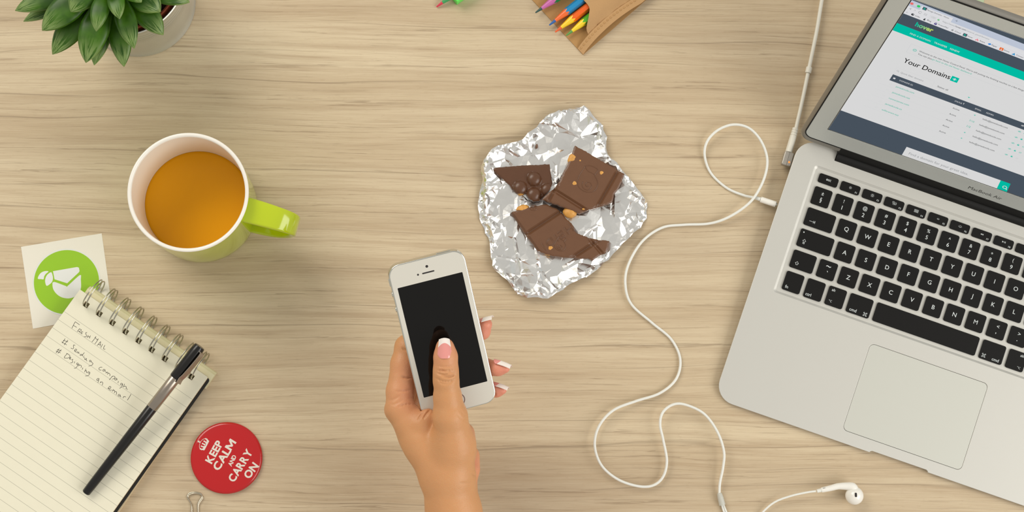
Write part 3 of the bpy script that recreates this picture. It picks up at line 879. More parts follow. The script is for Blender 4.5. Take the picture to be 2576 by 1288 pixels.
V, Fc = lathe([(PR - 1, 45), (PR - 2.5, PH - 4), (PR - 3.5, PH - 2.5), (PR - 5, PH - 3.5), (PR - 6, PH - 14)], 72); obj('inner_pot', V, Fc, mat('terracotta', (190, 96, 66), .7), plant, POT, smooth=40)
V, Fc = lathe([(PR - 5.5, PH - 14), (20, PH - 11), (2, PH - 9)], 60, False, True); obj('soil', V, Fc, mat('soil', (62, 44, 34), .95, var=.4, vscale=300, bump=1, bscale=400), plant, POT)


def leaf_material():
    m = bpy.data.materials.new('succulent_leaf'); m.use_nodes = True; nt = m.node_tree; N = nt.nodes; L = nt.links; b = N['Principled BSDF']
    uv = N.new('ShaderNodeUVMap'); sp = N.new('ShaderNodeSeparateXYZ'); L.new(uv.outputs[0], sp.inputs[0])
    oi = N.new('ShaderNodeObjectInfo')
    def mr(x, a, c, d=0.0, e=1.0):
        n = N.new('ShaderNodeMapRange'); n.interpolation_type = 'SMOOTHSTEP'; L.new(x, n.inputs[0]); n.inputs[1].default_value = a; n.inputs[2].default_value = c; n.inputs[3].default_value = d; n.inputs[4].default_value = e; return n.outputs[0]
    def mu(a, c, op='MULTIPLY'):
        n = N.new('ShaderNodeMath'); n.operation = op
        for i, x in enumerate((a, c)):
            if isinstance(x, float): n.inputs[i].default_value = x
            else: L.new(x, n.inputs[i])
        return n.outputs[0]
    def mix(f, a, c):
        n = N.new('ShaderNodeMix'); n.data_type = 'RGBA'; L.new(f, n.inputs['Factor'])
        for k, x in (('A', a), ('B', c)):
            if isinstance(x, tuple): n.inputs[k].default_value = x
            else: L.new(x, n.inputs[k])
        return n.outputs['Result']
    mp = N.new('ShaderNodeMapping'); mp.inputs['Scale'].default_value = (3.5, 15, 1); L.new(uv.outputs[0], mp.inputs['Vector'])
    ad = N.new('ShaderNodeVectorMath'); ad.operation = 'ADD'; L.new(mp.outputs[0], ad.inputs[0]); L.new(oi.outputs['Location'], ad.inputs[1])
    cx = N.new('ShaderNodeCombineXYZ'); L.new(mu(oi.outputs['Random'], 31.0), cx.inputs[2]); L.new(cx.outputs[0], ad.inputs[1])
    nz = N.new('ShaderNodeTexNoise'); nz.inputs['Scale'].default_value = 1; nz.inputs['Detail'].default_value = 2; L.new(ad.outputs[0], nz.inputs['Vector'])
    stripes = mr(nz.outputs['Fac'], .41, .50)
    tip = mr(sp.outputs['X'], .60, .88)
    n2 = N.new('ShaderNodeTexNoise'); n2.inputs['Scale'].default_value = 90; tc = N.new('ShaderNodeTexCoord'); L.new(tc.outputs['Object'], n2.inputs['Vector'])
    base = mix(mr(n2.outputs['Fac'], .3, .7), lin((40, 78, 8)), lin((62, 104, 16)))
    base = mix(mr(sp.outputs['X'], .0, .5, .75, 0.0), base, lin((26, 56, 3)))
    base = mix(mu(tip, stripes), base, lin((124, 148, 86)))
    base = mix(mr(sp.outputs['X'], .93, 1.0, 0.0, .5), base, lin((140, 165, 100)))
    L.new(base, b.inputs['Base Color']); b.inputs['Roughness'].default_value = .36; b.inputs['Specular IOR Level'].default_value = .35
    b.inputs['Subsurface Weight'].default_value = .06; b.inputs['Subsurface Radius'].default_value = (.002, .004, .001); b.inputs['Subsurface Scale'].default_value = .6
    return m


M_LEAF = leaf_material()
LC = P(288, -62, 96)


def leaf(tip_px, ztip, wpx, base_z=92, arch=10, roll=0.0, off=5.0):
    tip = P(tip_px[0], tip_px[1], ztip); b0 = np.array([LC[0], LC[1], base_z])
    d = tip - b0; dh = np.array([d[0], d[1], 0]); dh /= np.linalg.norm(dh)
    b0 = b0 + dh * off; W = wpx / 3.25 / 2 * .92
    ns, nr = 16, 14
    c1 = b0 + (tip - b0) * .4 + np.array([0, 0, arch]); c2 = b0 + (tip - b0) * .8 + np.array([0, 0, arch * .55])
    V = []; UV = []; Fc = []
    side0 = np.cross(dh, (0, 0, 1.0)); side0 = side0 * -1
    for i in range(ns + 1):
        t = i / ns
        p = (1 - t) ** 3 * b0 + 3 * (1 - t) ** 2 * t * c1 + 3 * (1 - t) * t * t * c2 + t ** 3 * tip
        tg = 3 * (1 - t) ** 2 * (c1 - b0) + 6 * (1 - t) * t * (c2 - c1) + 3 * t * t * (tip - c2); tg /= np.linalg.norm(tg)
        sd = side0; up = np.cross(tg, sd); up /= np.linalg.norm(up)
        if up[2] < 0: up = -up
        cr, sr = math.cos(roll), math.sin(roll); sd, up = sd * cr + up * sr, up * cr - sd * sr
        w = W * (.42 + .58 * min(1, t / .5) ** 1.1) if t < .55 else W * max(0, 1 - ((t - .55) / .45) ** 1.75) ** .95
        w = max(w, .25); th = .34 * w + 1.2 * (1 - t) + .5 * (t < .98)
        for k in range(nr):
            a = 2 * math.pi * k / nr; ca, sa = math.cos(a), math.sin(a)
            x = w * ca; z = th * sa * (1.0 if sa > 0 else 1.5) * (1 - .25 * (sa < 0) * abs(ca))
            z += .10 * w * (ca * ca) - (.10 * w if sa > 0 else 0) * (1 - abs(ca)) ** 2
            V.append(p + sd * x + up * z); UV.append((t, .5 + .5 * ca if sa >= 0 else .5 + .5 * ca))
    for i in range(ns):
        for k in range(nr): Fc.append((i * nr + k, i * nr + (k + 1) % nr, (i + 1) * nr + (k + 1) % nr, (i + 1) * nr + k))
    Fc.append(tuple(ns * nr + k for k in range(nr)))
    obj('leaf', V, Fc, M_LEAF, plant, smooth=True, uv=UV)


for a in (((38, 27), 92, 66, 84, 12), ((59, 54), 80, 50, 80, 8), ((106, 77), 100, 82, 90, 14), ((132, 137), 88, 78, 84, 12), ((216, 158), 98, 84, 90, 14), ((237, 164), 82, 60, 80, 8), ((312, 168), 90, 66, 86, 10), ((338, 122), 108, 60, 94, 14), ((411, 88), 94, 70, 88, 10), ((404, 30), 104, 82, 92, 14), ((477, 6), 92, 70, 88, 12),
          ((178, 30), 116, 72, 98, 12), ((242, 79), 122, 52, 100, 14), ((301, 48), 128, 48, 104, 10), ((356, 6), 124, 56, 102, 10),
          ((60, -60), 98, 74, 90, 12), ((120, -150), 98, 76, 90, 12), ((215, -215), 100, 76, 90, 12), ((320, -235), 100, 74, 90, 12), ((430, -190), 98, 74, 90, 12), ((490, -90), 98, 74, 90, 12),
          ((190, -60), 120, 60, 100, 12), ((240, -140), 124, 56, 102, 12), ((340, -140), 122, 56, 102, 12), ((385, -60), 122, 58, 102, 12), ((262, -20), 134, 42, 106, 8), ((320, -60), 136, 40, 106, 6), ((280, -100), 134, 40, 106, 6)):
    leaf(*a)

# ------------------------------------------------------------------ round sticker on its backing paper
M_BACKING = mat('sticker_backing', (228, 224, 210), .55, var=.015, vscale=300)
c4 = [P2(53, 621), P2(83, 827), P2(284, 790), P2(256, 587)]
sticker = thing('sticker', 'round lime green sticker on square cream backing paper under the notepad', 'sticker', P(168, 707, 0))
V, Fc = plate([c4], 0, .22); bk = obj('backing_paper', V, Fc, M_BACKING, sticker)
sc_ = P2(167.5, 709.5); sr = np.linalg.norm(P2(249.5, 709) - P2(85.5, 709)) / 2
V, Fc = plate([circle(sc_[0], sc_[1], sr + 1.2, 72)], .22, .34); ds = obj('sticker_disc', V, Fc, mat('sticker_white', (222, 224, 218), .35), sticker)
V, Fc = plate([circle(sc_[0], sc_[1], sr, 72)], .34, .36); obj('green_print', V, Fc, mat('sticker_green', (146, 194, 30), .4), ds)
M_STW = mat('sticker_logo_white', (226, 228, 224), .4)


def stp(L): return [P2(x / 3.788, 560 + y / 3.788, .4) for x, y in L]
for L in ([(505, 463), (735, 423), (752, 430), (758, 462), (750, 475), (640, 578), (520, 540), (512, 500)],
          [(500, 590), (515, 565), (630, 605), (645, 603), (762, 500), (770, 540), (772, 620), (755, 660), (720, 700), (680, 718), (640, 722), (590, 712), (545, 685), (510, 640)],
          [(488, 472), (500, 500), (505, 530), (498, 560), (480, 582), (445, 603), (432, 575), (430, 545), (440, 512), (460, 488)],
          [(360, 535), (372, 500), (395, 475), (430, 462), (463, 465), (435, 490), (420, 515), (415, 540), (390, 538)]):
    q = stp(L)
    V, Fc = plate([spline([np.array(p) for p in q], 1.0, True) if len(L) > 8 else q], .36, .38); obj('logo_print', V, Fc, M_STW, ds)

# ------------------------------------------------------------------ spiral notepad
NT = 10.5                                   # height of the top sheet
n0 = P(201, 728, NT); n1 = P(523, 949, NT); nang = math.atan2(n1[1] - n0[1], n1[0] - n0[0]); NW = np.linalg.norm(n1 - n0)
PAD = rotz_frame((n0[0], n0[1], 0), nang)   # x along the spine, -y down the page
pad = thing('spiral_notepad', 'cream lined spiral notepad with handwriting, lying under the black pen', 'notepad', (n0[0], n0[1], 0))
PL = 196.0
HP, HN = 12.95, 9                            # hole pitch and count
h0 = P(216.5, 767, NT) - n0; hx0 = h0[0] * PAD.ex[0] + h0[1] * PAD.ex[1]; hy0 = h0[0] * PAD.ey[0] + h0[1] * PAD.ey[1]
h8 = P(480, 949, NT) - n0; hx8 = h8[0] * PAD.ex[0] + h8[1] * PAD.ex[1]; HP = (hx8 - hx0) / 8


def page_material():
    m = mat('ruled_paper', (230, 226, 204), .7, var=.02, vscale=120); nt = m.node_tree; N = nt.nodes; L = nt.links; b = N['Principled BSDF']
    uv = N.new('ShaderNodeUVMap'); sp = N.new('ShaderNodeSeparateXYZ'); L.new(uv.outputs[0], sp.inputs[0])
    fr = N.new('ShaderNodeMath'); fr.operation = 'FRACT'; L.new(sp.outputs['Y'], fr.inputs[0])
    cp = N.new('ShaderNodeMath'); cp.operation = 'LESS_THAN'; L.new(fr.outputs[0], cp.inputs[0]); cp.inputs[1].default_value = .042
    g = N.new('ShaderNodeMath'); g.operation = 'GREATER_THAN'; L.new(sp.outputs['Y'], g.inputs[0]); g.inputs[1].default_value = .0
    mu = N.new('ShaderNodeMath'); mu.operation = 'MULTIPLY'; L.new(cp.outputs[0], mu.inputs[0]); L.new(g.outputs[0], mu.inputs[1])
    m2 = N.new('ShaderNodeMath'); m2.operation = 'MULTIPLY'; L.new(mu.outputs[0], m2.inputs[0]); m2.inputs[1].default_value = .75
    old = b.inputs['Base Color'].links[0].from_socket
    mx = N.new('ShaderNodeMix'); mx.data_type = 'RGBA'; L.new(m2.outputs[0], mx.inputs['Factor']); L.new(old, mx.inputs['A']); mx.inputs['B'].default_value = lin((160, 158, 142))
    L.new(mx.outputs['Result'], b.inputs['Base Color'])
    return m


M_PAGE = page_material(); M_EDGE = mat('paper_edge', (214, 196, 160), .8, var=.12, vscale=60, vstretch=(1, 1, 40)); M_STACK = mat('page_stack', (216, 210, 172), .7, var=.10, vscale=30)
holes = [rrect(hx0 + i * HP - 2.2, hy0 - 2.0, hx0 + i * HP + 2.2, hy0 + 2.4, .3, 2) for i in range(HN)]
out = rrect(0, -PL, NW, 0, .8, 3)
# spacing of the ruled lines and where the first one lies, measured down the page
l1 = P(183 , 788, NT); 
def pady(u, v): q = P(u, v, NT) - n0; return -(q[0] * PAD.ey[0] + q[1] * PAD.ey[1])
ly0 = pady(130 + 110 / 5.15, 780 + 135 / 5.15); ly1 = pady(130 + 0, 780 + 1000 / 5.15); LS = pady(130, 780 + 1155 / 5.15) - ly1
nl = round((ly1 - ly0) / LS); LS = (ly1 - ly0) / nl
V, Fc = plate([out] + holes, NT - .15, NT)
pg = obj('top_page', V, Fc, M_PAGE, pad, PAD, uv=np.c_[V[:, 0] / 10, (-V[:, 1] - ly0) / LS + 1])
V, Fc = plate([rrect(.1, -PL + .2, NW - .1, -.15, .8, 3)] + [rrect(hx0 + i * HP - 2.1, hy0 - 1.9, hx0 + i * HP + 2.1, hy0 + 2.3, .3, 2) for i in range(HN)], 6.4, NT - .16)
obj('page_block', V, Fc, M_EDGE, pad, PAD)
V, Fc = plate([rrect(-.2, -PL - 1, NW + 2.2, -.6, 2.5, 4)] + [rrect(hx0 + i * HP - 2.1, hy0 - 1.9, hx0 + i * HP + 2.1, hy0 + 2.3, .3, 2) for i in range(HN)], 5.2, 6.35); obj('back_cover', V, Fc, mat('black_card', (26, 25, 24), .55), pad, PAD)
# turned-over sheets: a stepped stack reaching past the spine
prof = [(-9, 5.15), (4.4, 5.15), (5.1, 4.3), (5.8, 3.4), (6.5, 2.2), (6.9, .9), (6.8, .05), (-9, .05)]
V = np.array([(x, y, z) for x in (3.6, NW + 3.0) for y, z in prof]); k = len(prof)
Fc = [(i, (i + 1) % k, (i + 1) % k + k, i + k) for i in range(k)] + [tuple(range(k))[::-1], tuple(range(k, 2 * k))]
obj('turned_sheets', V, [f[::-1] for f in Fc], M_STACK, pad, PAD)
V, Fc = plate([[(1, -PL - 1), (NW + 5.0, -PL - 1), (NW + 1.0, -45), (1, -45)]], .1, 5.1); obj('lower_sheets', V, Fc, M_EDGE, pad, PAD)
for i, (dz, yo) in enumerate(((5.3, 4.1), (4.5, 5.0), (3.5, 5.9))):
    V, Fc = box(3.7, -5, dz - .5, NW + 2.9, yo, dz); obj('turned_sheet', V, Fc, mat('turned_page_%d' % i, ((222, 216, 180), (206, 198, 156), (224, 218, 186))[i], .7), pad, PAD)
M_WIRE = mat('wire_steel', (186, 184, 172), .22, 1.0)
RR = 12.4
for i in range(HN):
    parts = []
    for dx in (-1.45, 1.45):
        p = []
        for k in range(40):
            a = 2 * math.pi * k / 40; y = hy0 + RR - 1.0 + RR * math.cos(a); z = 12.2 + (RR - .2) * math.sin(a)
            lean = 1.2 * math.sin(a / 2 + .3) * (1 if dx > 0 else -1) * -.6
            p.append((hx0 + i * HP + dx * (1 - .35 * max(0, math.sin(a) * .5 + math.cos(a) * .5)), y, max(z, .7)))
        parts.append(tube(p, .55, 8, True))
    V, Fc = join(*parts); obj('wire_ring', V, Fc, M_WIRE, pad, PAD, smooth=True)

M_INK = mat('black_ink', (44, 40, 34), .6)


def hw(strokes, w=.36):
    parts = []
    for s in strokes:
        q = np.array([P2(130 + x / 5.15, 780 + y / 5.15, NT) for x, y in s])
        q = spline(q, .5) if len(q) > 2 else q
        parts.append(ribbon(q, w, z=NT + .03))
    V, Fc = join(*parts); obj('handwriting', V, Fc, M_INK, pg)


hw([[(303, 150), (335, 172), (362, 192)], [(303, 155), (282, 195), (262, 236)], [(280, 198), (324, 224)],
    [(362, 240), (345, 262), (330, 280)], [(352, 248), (375, 248), (385, 262), (360, 276), (348, 274), (362, 284), (368, 296)],
    [(408, 285), (392, 278), (378, 290), (384, 306), (398, 308)], [(385, 292), (398, 300)],
    [(458, 290), (440, 296), (445, 315), (452, 335), (440, 348), (418, 344)], [(475, 325), (460, 360)], [(502, 330), (488, 368)], [(465, 340), (495, 350)]])
hw([[(575, 340), (550, 380), (520, 415)], [(560, 352), (590, 385), (605, 370)], [(605, 370), (585, 405), (558, 440)], [(590, 460), (628, 415), (634, 418), (628, 470)], [(600, 446), (634, 448)], [(660, 440), (636, 488)], [(690, 455), (672, 490), (676, 506), (694, 508)]])
hw([[(175, 370), (135, 428)], [(212, 388), (160, 452)], [(150, 392), (212, 412)], [(130, 412), (195, 452)], [(98, 500), (55, 558)], [(125, 512), (80, 562)], [(70, 510), (125, 530)], [(55, 530), (115, 555)]])
hw([[(305, 460), (285, 452), (280, 470), (285, 490), (272, 502), (248, 492)], [(292, 525), (312, 528), (325, 515), (312, 505), (298, 520), (305, 540), (325, 545)], [(335, 535), (330, 552), (348, 552), (352, 540), (352, 560), (360, 565)],
    [(395, 580), (380, 572), (368, 582), (378, 590), (398, 580), (425, 550)], [(398, 580), (405, 600)], [(418, 598), (412, 620)], [(425, 590), (427, 588)], [(430, 615), (428, 640), (440, 640), (450, 625), (448, 650), (460, 660)], [(510, 655), (495, 650), (488, 662), (500, 672), (512, 660), (520, 680), (535, 690), (520, 715), (478, 724)]])
hw([[(205, 562), (178, 590), (160, 615)], [(190, 560), (220, 575), (238, 600), (215, 620), (178, 622), (160, 618)], [(228, 628), (245, 625), (248, 612), (235, 618), (232, 634), (250, 640)], [(280, 640), (262, 640), (272, 660), (268, 680), (242, 684)], [(300, 665), (292, 690)], [(315, 655), (317, 653)], [(345, 690), (330, 685), (322, 700), (335, 708), (348, 695), (335, 720), (315, 750), (290, 752)], [(358, 700), (348, 728)], [(355, 718), (372, 712), (385, 725), (380, 748)], [(405, 745), (395, 772)], [(430, 735), (432, 733)], [(445, 760), (425, 805)], [(432, 790), (450, 785), (452, 810), (462, 812)], [(490, 800), (475, 798), (470, 812), (484, 818), (494, 805), (490, 830), (470, 850), (435, 854)]])
hw([[(655, 742), (635, 740), (612, 755), (618, 775), (645, 778)], [(690, 770), (672, 768), (662, 785), (675, 792), (692, 775), (692, 795), (700, 800)], [(712, 800), (702, 820)], [(708, 812), (725, 805), (728, 822), (722, 835)], [(728, 822), (745, 818), (755, 835), (752, 855)], [(790, 855), (745, 905)], [(778, 862), (800, 855), (820, 865), (812, 885), (785, 895)], [(845, 885), (825, 882), (815, 900), (830, 908), (845, 890), (845, 910)], [(865, 920), (858, 945)], [(905, 915), (907, 913)], [(920, 955), (900, 948), (892, 965), (908, 972), (920, 958), (912, 990), (880, 1015)], [(945, 955), (928, 1000)], [(932, 990), (955, 985), (968, 1000), (962, 1015), (985, 1028)]])
hw([[(618, 890), (598, 885), (582, 905), (598, 912), (612, 895), (605, 925), (598, 940)], [(635, 925), (628, 945)], [(630, 940), (652, 930), (662, 945), (655, 975)], [(722, 1010), (755, 1018), (768, 998), (752, 988), (738, 1010), (750, 1035), (780, 1035)], [(800, 1025), (785, 1055)], [(790, 1045), (812, 1038), (818, 1055), (810, 1075)], [(815, 1058), (838, 1058), (842, 1080), (835, 1095)], [(885, 1095), (868, 1092), (860, 1108), (875, 1115), (890, 1100), (888, 1120), (900, 1128)], [(935, 1118), (922, 1142)], [(930, 1125), (945, 1120), (960, 1128)], [(1028, 1090), (1005, 1130), (980, 1168)]])

# ------------------------------------------------------------------ rollerball pen lying on the pad
M_PENB = mat('pen_black', (16, 15, 14), .25, 0, coat=.15, spec=.4); M_PENS = mat('pen_steel', (170, 160, 148), .28, 1.0, var=.05, vscale=200)
zc = NT + 4.9
pa = P(503, 871, zc + 15.0); pe = P(216, 1240, zc - 1.4)
pd = (pe - pa); PLEN = np.linalg.norm(pd); pd /= PLEN
tip_j = np.linalg.norm(P(439, 952, zc) - P(501, 872, zc)); sil_j = np.linalg.norm(P(382.5, 1029.5, zc) - P(501, 872, zc))
pen = thing('pen', 'black rollerball pen with silver band and clip lying across the notepad', 'pen', (pe[0], pe[1], NT))
V, Fc = lathe_axis(pa, pe, [(3.4, 0), (4.3, .1), (4.7, 1.0), (5.0, 5), (5.1, tip_j - 1.0), (4.9, tip_j)], 32); cap = obj('pen_cap', V, Fc, M_PENB, pen, smooth=40)
V, Fc = lathe_axis(pa, pe, [(4.4, tip_j - .5), (4.65, tip_j + .2), (4.65, sil_j - .3), (4.4, sil_j)], 32, False, False); obj('pen_band', V, Fc, M_PENS, pen, smooth=40, label='brushed silver band')
V, Fc = lathe_axis(pa, pe, [(4.4, sil_j - .2), (4.55, sil_j + .4), (4.35, sil_j + 30), (3.6, PLEN - 8), (3.4, PLEN - .6), (3.0, PLEN)], 32); obj('pen_barrel', V, Fc, M_PENB, pen, smooth=40)
V, Fc = lathe_axis(pa, pe, [(2.6, PLEN - .2), (2.5, PLEN + .3), (1.2, PLEN + .35)], 20); obj('pen_end', V, Fc, mat('pen_end_grey', (70, 90, 90), .4), pen)
# clip: a bent steel strip on the right side of the cap
sdn = np.cross(pd, (0, 0, 1.0)); sdn /= np.linalg.norm(sdn)
if sdn[0] < 0: sdn = -sdn
upn = np.cross(sdn, pd); upn = upn if upn[2] > 0 else -upn
rad = (sdn * .80 + upn * .60); tan_ = np.cross(pd, rad)
cp = [pa + pd * 3.2 + rad * 4.0, pa + pd * 3.0 + rad * 6.6, pa + pd * 5.5 + rad * 7.5, pa + pd * 14 + rad * 7.4, pa + pd * (tip_j - 7) + rad * 6.6, pa + pd * (tip_j - 2.5) + rad * 5.7, pa + pd * (tip_j + 1.5) + rad * 6.6]
cp = spline(np.array(cp), 1.0); V = []; Fc = []
for i, p in enumerate(cp):
    t_ = cp[min(i + 1, len(cp) - 1)] - cp[max(i - 1, 0)]; t_ /= np.linalg.norm(t_); nr_ = np.cross(tan_, t_); w_ = 1.9 + .5 * i / len(cp)
    V += [p + tan_ * w_ + nr_ * .35, p - tan_ * w_ + nr_ * .35, p - tan_ * w_ - nr_ * .35, p + tan_ * w_ - nr_ * .35]
for i in range(len(cp) - 1):
    for k in range(4): Fc.append((i * 4 + k, i * 4 + (k + 1) % 4, (i + 1) * 4 + (k + 1) % 4, (i + 1) * 4 + k))
Fc += [(3, 2, 1, 0), tuple(len(V) - 4 + k for k in range(4))]
obj('pen_clip', V, Fc, M_PENS, cap, smooth=40, label='silver clip')

# ------------------------------------------------------------------ red badge
M_RED = mat('badge_red', (188, 6, 14), .22, 0, coat=.35); M_BW = mat('badge_white', (224, 218, 206), .35)
bc = P(569.5, 1152, 3); BR = np.linalg.norm(P(660, 1152, 2) - P(479, 1152, 2)) / 2
badge = thing('button_badge', 'round red button badge reading KEEP CALM AND CARRY ON', 'badge', (bc[0], bc[1], 0))
def dome(r): return 5.2 - 2.0 * (r / BR) ** 2.4
V, Fc = lathe([(BR - 4, 0), (BR - 1, .2), (BR, 1.2), (BR - .15, 2.4), (BR - 1, dome(BR - 1))] + [(r, dome(r)) for r in np.linspace(BR - 2.5, .5, 14)], 80, True, True)
BF = Frame((bc[0], bc[1], 0), (1, 0, 0), (0, 1, 0))
bd = obj('badge_disc', V, Fc, M_RED, badge, BF, smooth=50)
def b7(x, y): q = P(440 + x / 5.192, 1040 + y / 5.192, 4.6); return q[:2] - bc[:2]
b0 = b7(370, 605); b1 = b7(575, 278); bang = math.atan2(b1[1] - b0[1], b1[0] - b0[0])
def on_badge(V):
    V = np.array(V, float); r = np.linalg.norm(V[:, :2], axis=1); V[:, 2] = [dome(min(q, BR)) + .05 for q in r]; return V
def subdiv(V, Fc): return V, Fc
M_BOLD = [(0, 0), (0, .72), (.2, .72), (.43, .34), (.66, .72), (.86, .72), (.86, 0), (.69, 0), (.69, .44), (.49, .12), (.37, .12), (.17, .44), (.17, 0)]


def bold_word(wd, width, h):
    parts = []; x = 0.0
    for c in wd:
        V, Fc = plate([M_BOLD], 0, 0) if c == 'M' else text(c, 1.0, .034)
        V = V.copy(); V[:, 0] += x - V[:, 0].min(); x = V[:, 0].max() + (.0 if c in 'AL' else .045); parts.append((V, Fc))
    V, Fc = join(*parts); V[:, 0] *= width / V[:, 0].max(); V[:, 1] *= h / .72; V[:, 2] = 0
    return V, Fc


# each word: baseline start (reading direction), baseline end, cap height from a point over the start
for wd, s, e, top in (('KEEP', (478, 662), (632, 390), (372, 600)), ('CALM', (570, 755), (806, 378), None), ('AND', (738, 696), (806, 560), None), ('CARRY', (770, 905), (1020, 505), None), ('ON', (965, 862), (1097, 690), None)):
    s_, e_ = b7(*s), b7(*e); d = e_ - s_; Ln = np.linalg.norm(d); d /= Ln; nrm = np.array([-d[1], d[0]])
    V, Fc = bold_word(wd, Ln, 3.4 if wd == 'AND' else 6.2)
    bmx = bmesh.new(); vs = [bmx.verts.new(tuple(v)) for v in V]
    for f in Fc:
        try: bmx.faces.new([vs[i] for i in f])
        except ValueError: pass
    bmesh.ops.triangulate(bmx, faces=bmx.faces[:]); bmesh.ops.subdivide_edges(bmx, edges=[ed for ed in bmx.edges if ed.calc_length() > 2.0], cuts=2)
    bmesh.ops.triangulate(bmx, faces=bmx.faces[:])
    bmx.verts.index_update(); V = np.array([v.co[:] for v in bmx.verts]); Fc = [tuple(v.index for v in f.verts) for f in bmx.faces]; bmx.free()
    W = np.c_[s_ + V[:, :1] * d + V[:, 1:2] * nrm, np.zeros(len(V))]
    obj('badge_lettering', on_badge(W), Fc, M_BW, bd, BF)
# crown: band, arches with beads, cross
cb0, cb1 = b7(385, 482), b7(448, 362); d = cb1 - cb0; CW = np.linalg.norm(d); d /= CW; nr2 = np.array([-d[1], d[0]]); cmid = (cb0 + cb1) / 2
parts = []
hw_ = CW / 2
parts.append((np.array([(-hw_, .0, 0), (hw_, 0, 0), (hw_ + .6, 1.7, 0), (-hw_ - .6, 1.7, 0)]), [(0, 1, 2, 3)]))
for k, xx in enumerate(np.linspace(-hw_ * .95, hw_ * .95, 5)):
    hgt = 3.9 - .25 * abs(k - 2)
    parts.append((np.array([(xx - .75, 1.6, 0), (xx + .75, 1.6, 0), (xx * 1.15 + .35, hgt - .5, 0), (xx * 1.15 - .35, hgt - .5, 0)]), [(0, 1, 2, 3)])); parts.append(disk(xx * 1.15, hgt, .62, 12))
for sg in (-1, 1):
    for q in np.linspace(0, 1, 9):
        a = q * 1.45; parts.append(disk(sg * (hw_ + .7) * math.cos(a) * 1.02, 2.4 + 3.6 * math.sin(a), .3, 8))
parts.append(disk(0, 6.5, .6, 12)); parts.append(quad(-.3, 6.6, .3, 8.6)); parts.append(quad(-.9, 7.4, .9, 8.0))
V, Fc = join(*parts); W = np.c_[cmid + V[:, :1] * d + V[:, 1:2] * nr2, np.zeros(len(V))]
obj('badge_crown', on_badge(W), Fc, M_BW, bd, BF)

# ------------------------------------------------------------------ binder clip, mostly beyond the desk edge of the picture
M_CHROME = mat('bright_wire', (205, 198, 180), .2, 1.0)
clip = thing('binder_clip', 'silver wire handles of a binder clip below the red badge', 'binder clip', P(490, 1300, 0))
for zz, dx, dy in ((7.0, 0, 0), (1.2, 1.5, 3.0)):
    L = [(214, 1420), (214, 1300), (214, 1190), (178, 1120), (160, 1085), (185, 1045), (258, 1028), (335, 1045), (355, 1080), (340, 1110), (302, 1180), (302, 1300), (302, 1420)]
    p = np.array([P(440 + x / 5.192 + dx, 1040 + y / 5.192 + dy, zz) for x, y in L]); p[:, 2] += np.array([0, 0, 0, 0, 0, 0, 0, 0, 0, 0, 0, 0, 0])
    V, Fc = tube(spline(p, .6), .55, 8); obj('wire_handle', V, Fc, M_CHROME, clip, smooth=True)
ca, cb = P(470, 1318, 0), P(520, 1318, 0)
V = np.array([(x, y, z) for x in (ca[0] - 4, cb[0] + 4) for y, z in ((ca[1] + 1, 7.4), (ca[1] + 1, 6.8), (ca[1] - 18, 10.5), (ca[1] - 18, .2), (ca[1] + 1, 1.0), (ca[1] + 1, .4))]); k = 6
V, Fc = join(box(ca[0] - 4, ca[1] - 18, .0, cb[0] + 4, ca[1] - 17, 10), box(ca[0] - 4, ca[1] - 18, 0, cb[0] + 4, ca[1] + 1, .6), box(ca[0] - 4, ca[1] - 18, 9.2, cb[0] + 4, ca[1] - 1, 9.8))
obj('clip_body', V, Fc, M_BLACK, clip)


# ------------------------------------------------------------------ smartphone
def rotvec(w):
    w = np.array(w, float); t = np.linalg.norm(w); k = w / t; K = np.array([[0, -k[2], k[1]], [k[2], 0, -k[0]], [-k[1], k[0], 0]])
    return np.eye(3) + math.sin(t) * K + (1 - math.cos(t)) * K @ K


PHR = rotvec((0.35996, 0.06936, 0.24929)); PHC = np.array((22.25, 80.227, 131.843))
PHF = Frame(PHC, PHR[:, 0], PHR[:, 1], PHR[:, 2])      # z = 0 is the front glass
phone = thing('smartphone', 'white smartphone with silver edge and dark blank screen held in the hand', 'phone', PHF.w([(0, 0, -7.6)])[0])
PW, PHL = 58.6 / 2, 123.8 / 2
M_PSIL = mat('phone_silver', (214, 214, 206), .18, .95); M_PWH = mat('phone_white_glass', (214, 211, 200), .12, 0, coat=.3)
V, Fc = plate([rrect(-PW, -PHL, PW, PHL, 9.2, 10)], -7.6, -.25, .7, 3); obj('phone_body', V, Fc, M_PSIL, phone, PHF, smooth=40)
V, Fc = plate([rrect(-PW + .9, -PHL + .9, PW - .9, PHL - .9, 8.4, 10)], -.6, 0, .18); fg = obj('phone_front', V, Fc, M_PWH, phone, PHF, smooth=40)
V, Fc = plate([rrect(-24.95, -44.3, 24.95, 44.3, .5, 2)], -.2, .02)
obj('phone_screen', V, Fc, mat('phone_screen_black', (12, 11, 10), .06, 0, spec=.3), phone, PHF, label='dark switched-off screen')
M_DARK = mat('dark_hole', (34, 28, 28), .5)
q = PHF
def ph_uv(u, v): w = on_plane(u, v, PHC, PHF.ez) - PHC; return w @ PHF.ex, w @ PHF.ey
cpx = ph_uv(970 + 890 / 8.587, 620 + 430 / 8.587); V, Fc = plate([circle(cpx[0], cpx[1], 1.05, 20)], -.1, .03); obj('front_camera', V, Fc, M_DARK, phone, PHF)
cpx = ph_uv(970 + 700 / 8.587, 620 + 611 / 8.587); V, Fc = plate([circle(cpx[0], cpx[1], .75, 18)], -.1, .03); obj('light_sensor', V, Fc, M_DARK, phone, PHF)
cpx = ph_uv(970 + 922 / 8.587, 620 + 556 / 8.587); V, Fc = plate([rrect(cpx[0] - 4.7, cpx[1] - .55, cpx[0] + 4.7, cpx[1] + .55, .54, 5)], -.1, .03); obj('earpiece', V, Fc, M_DARK, phone, PHF)
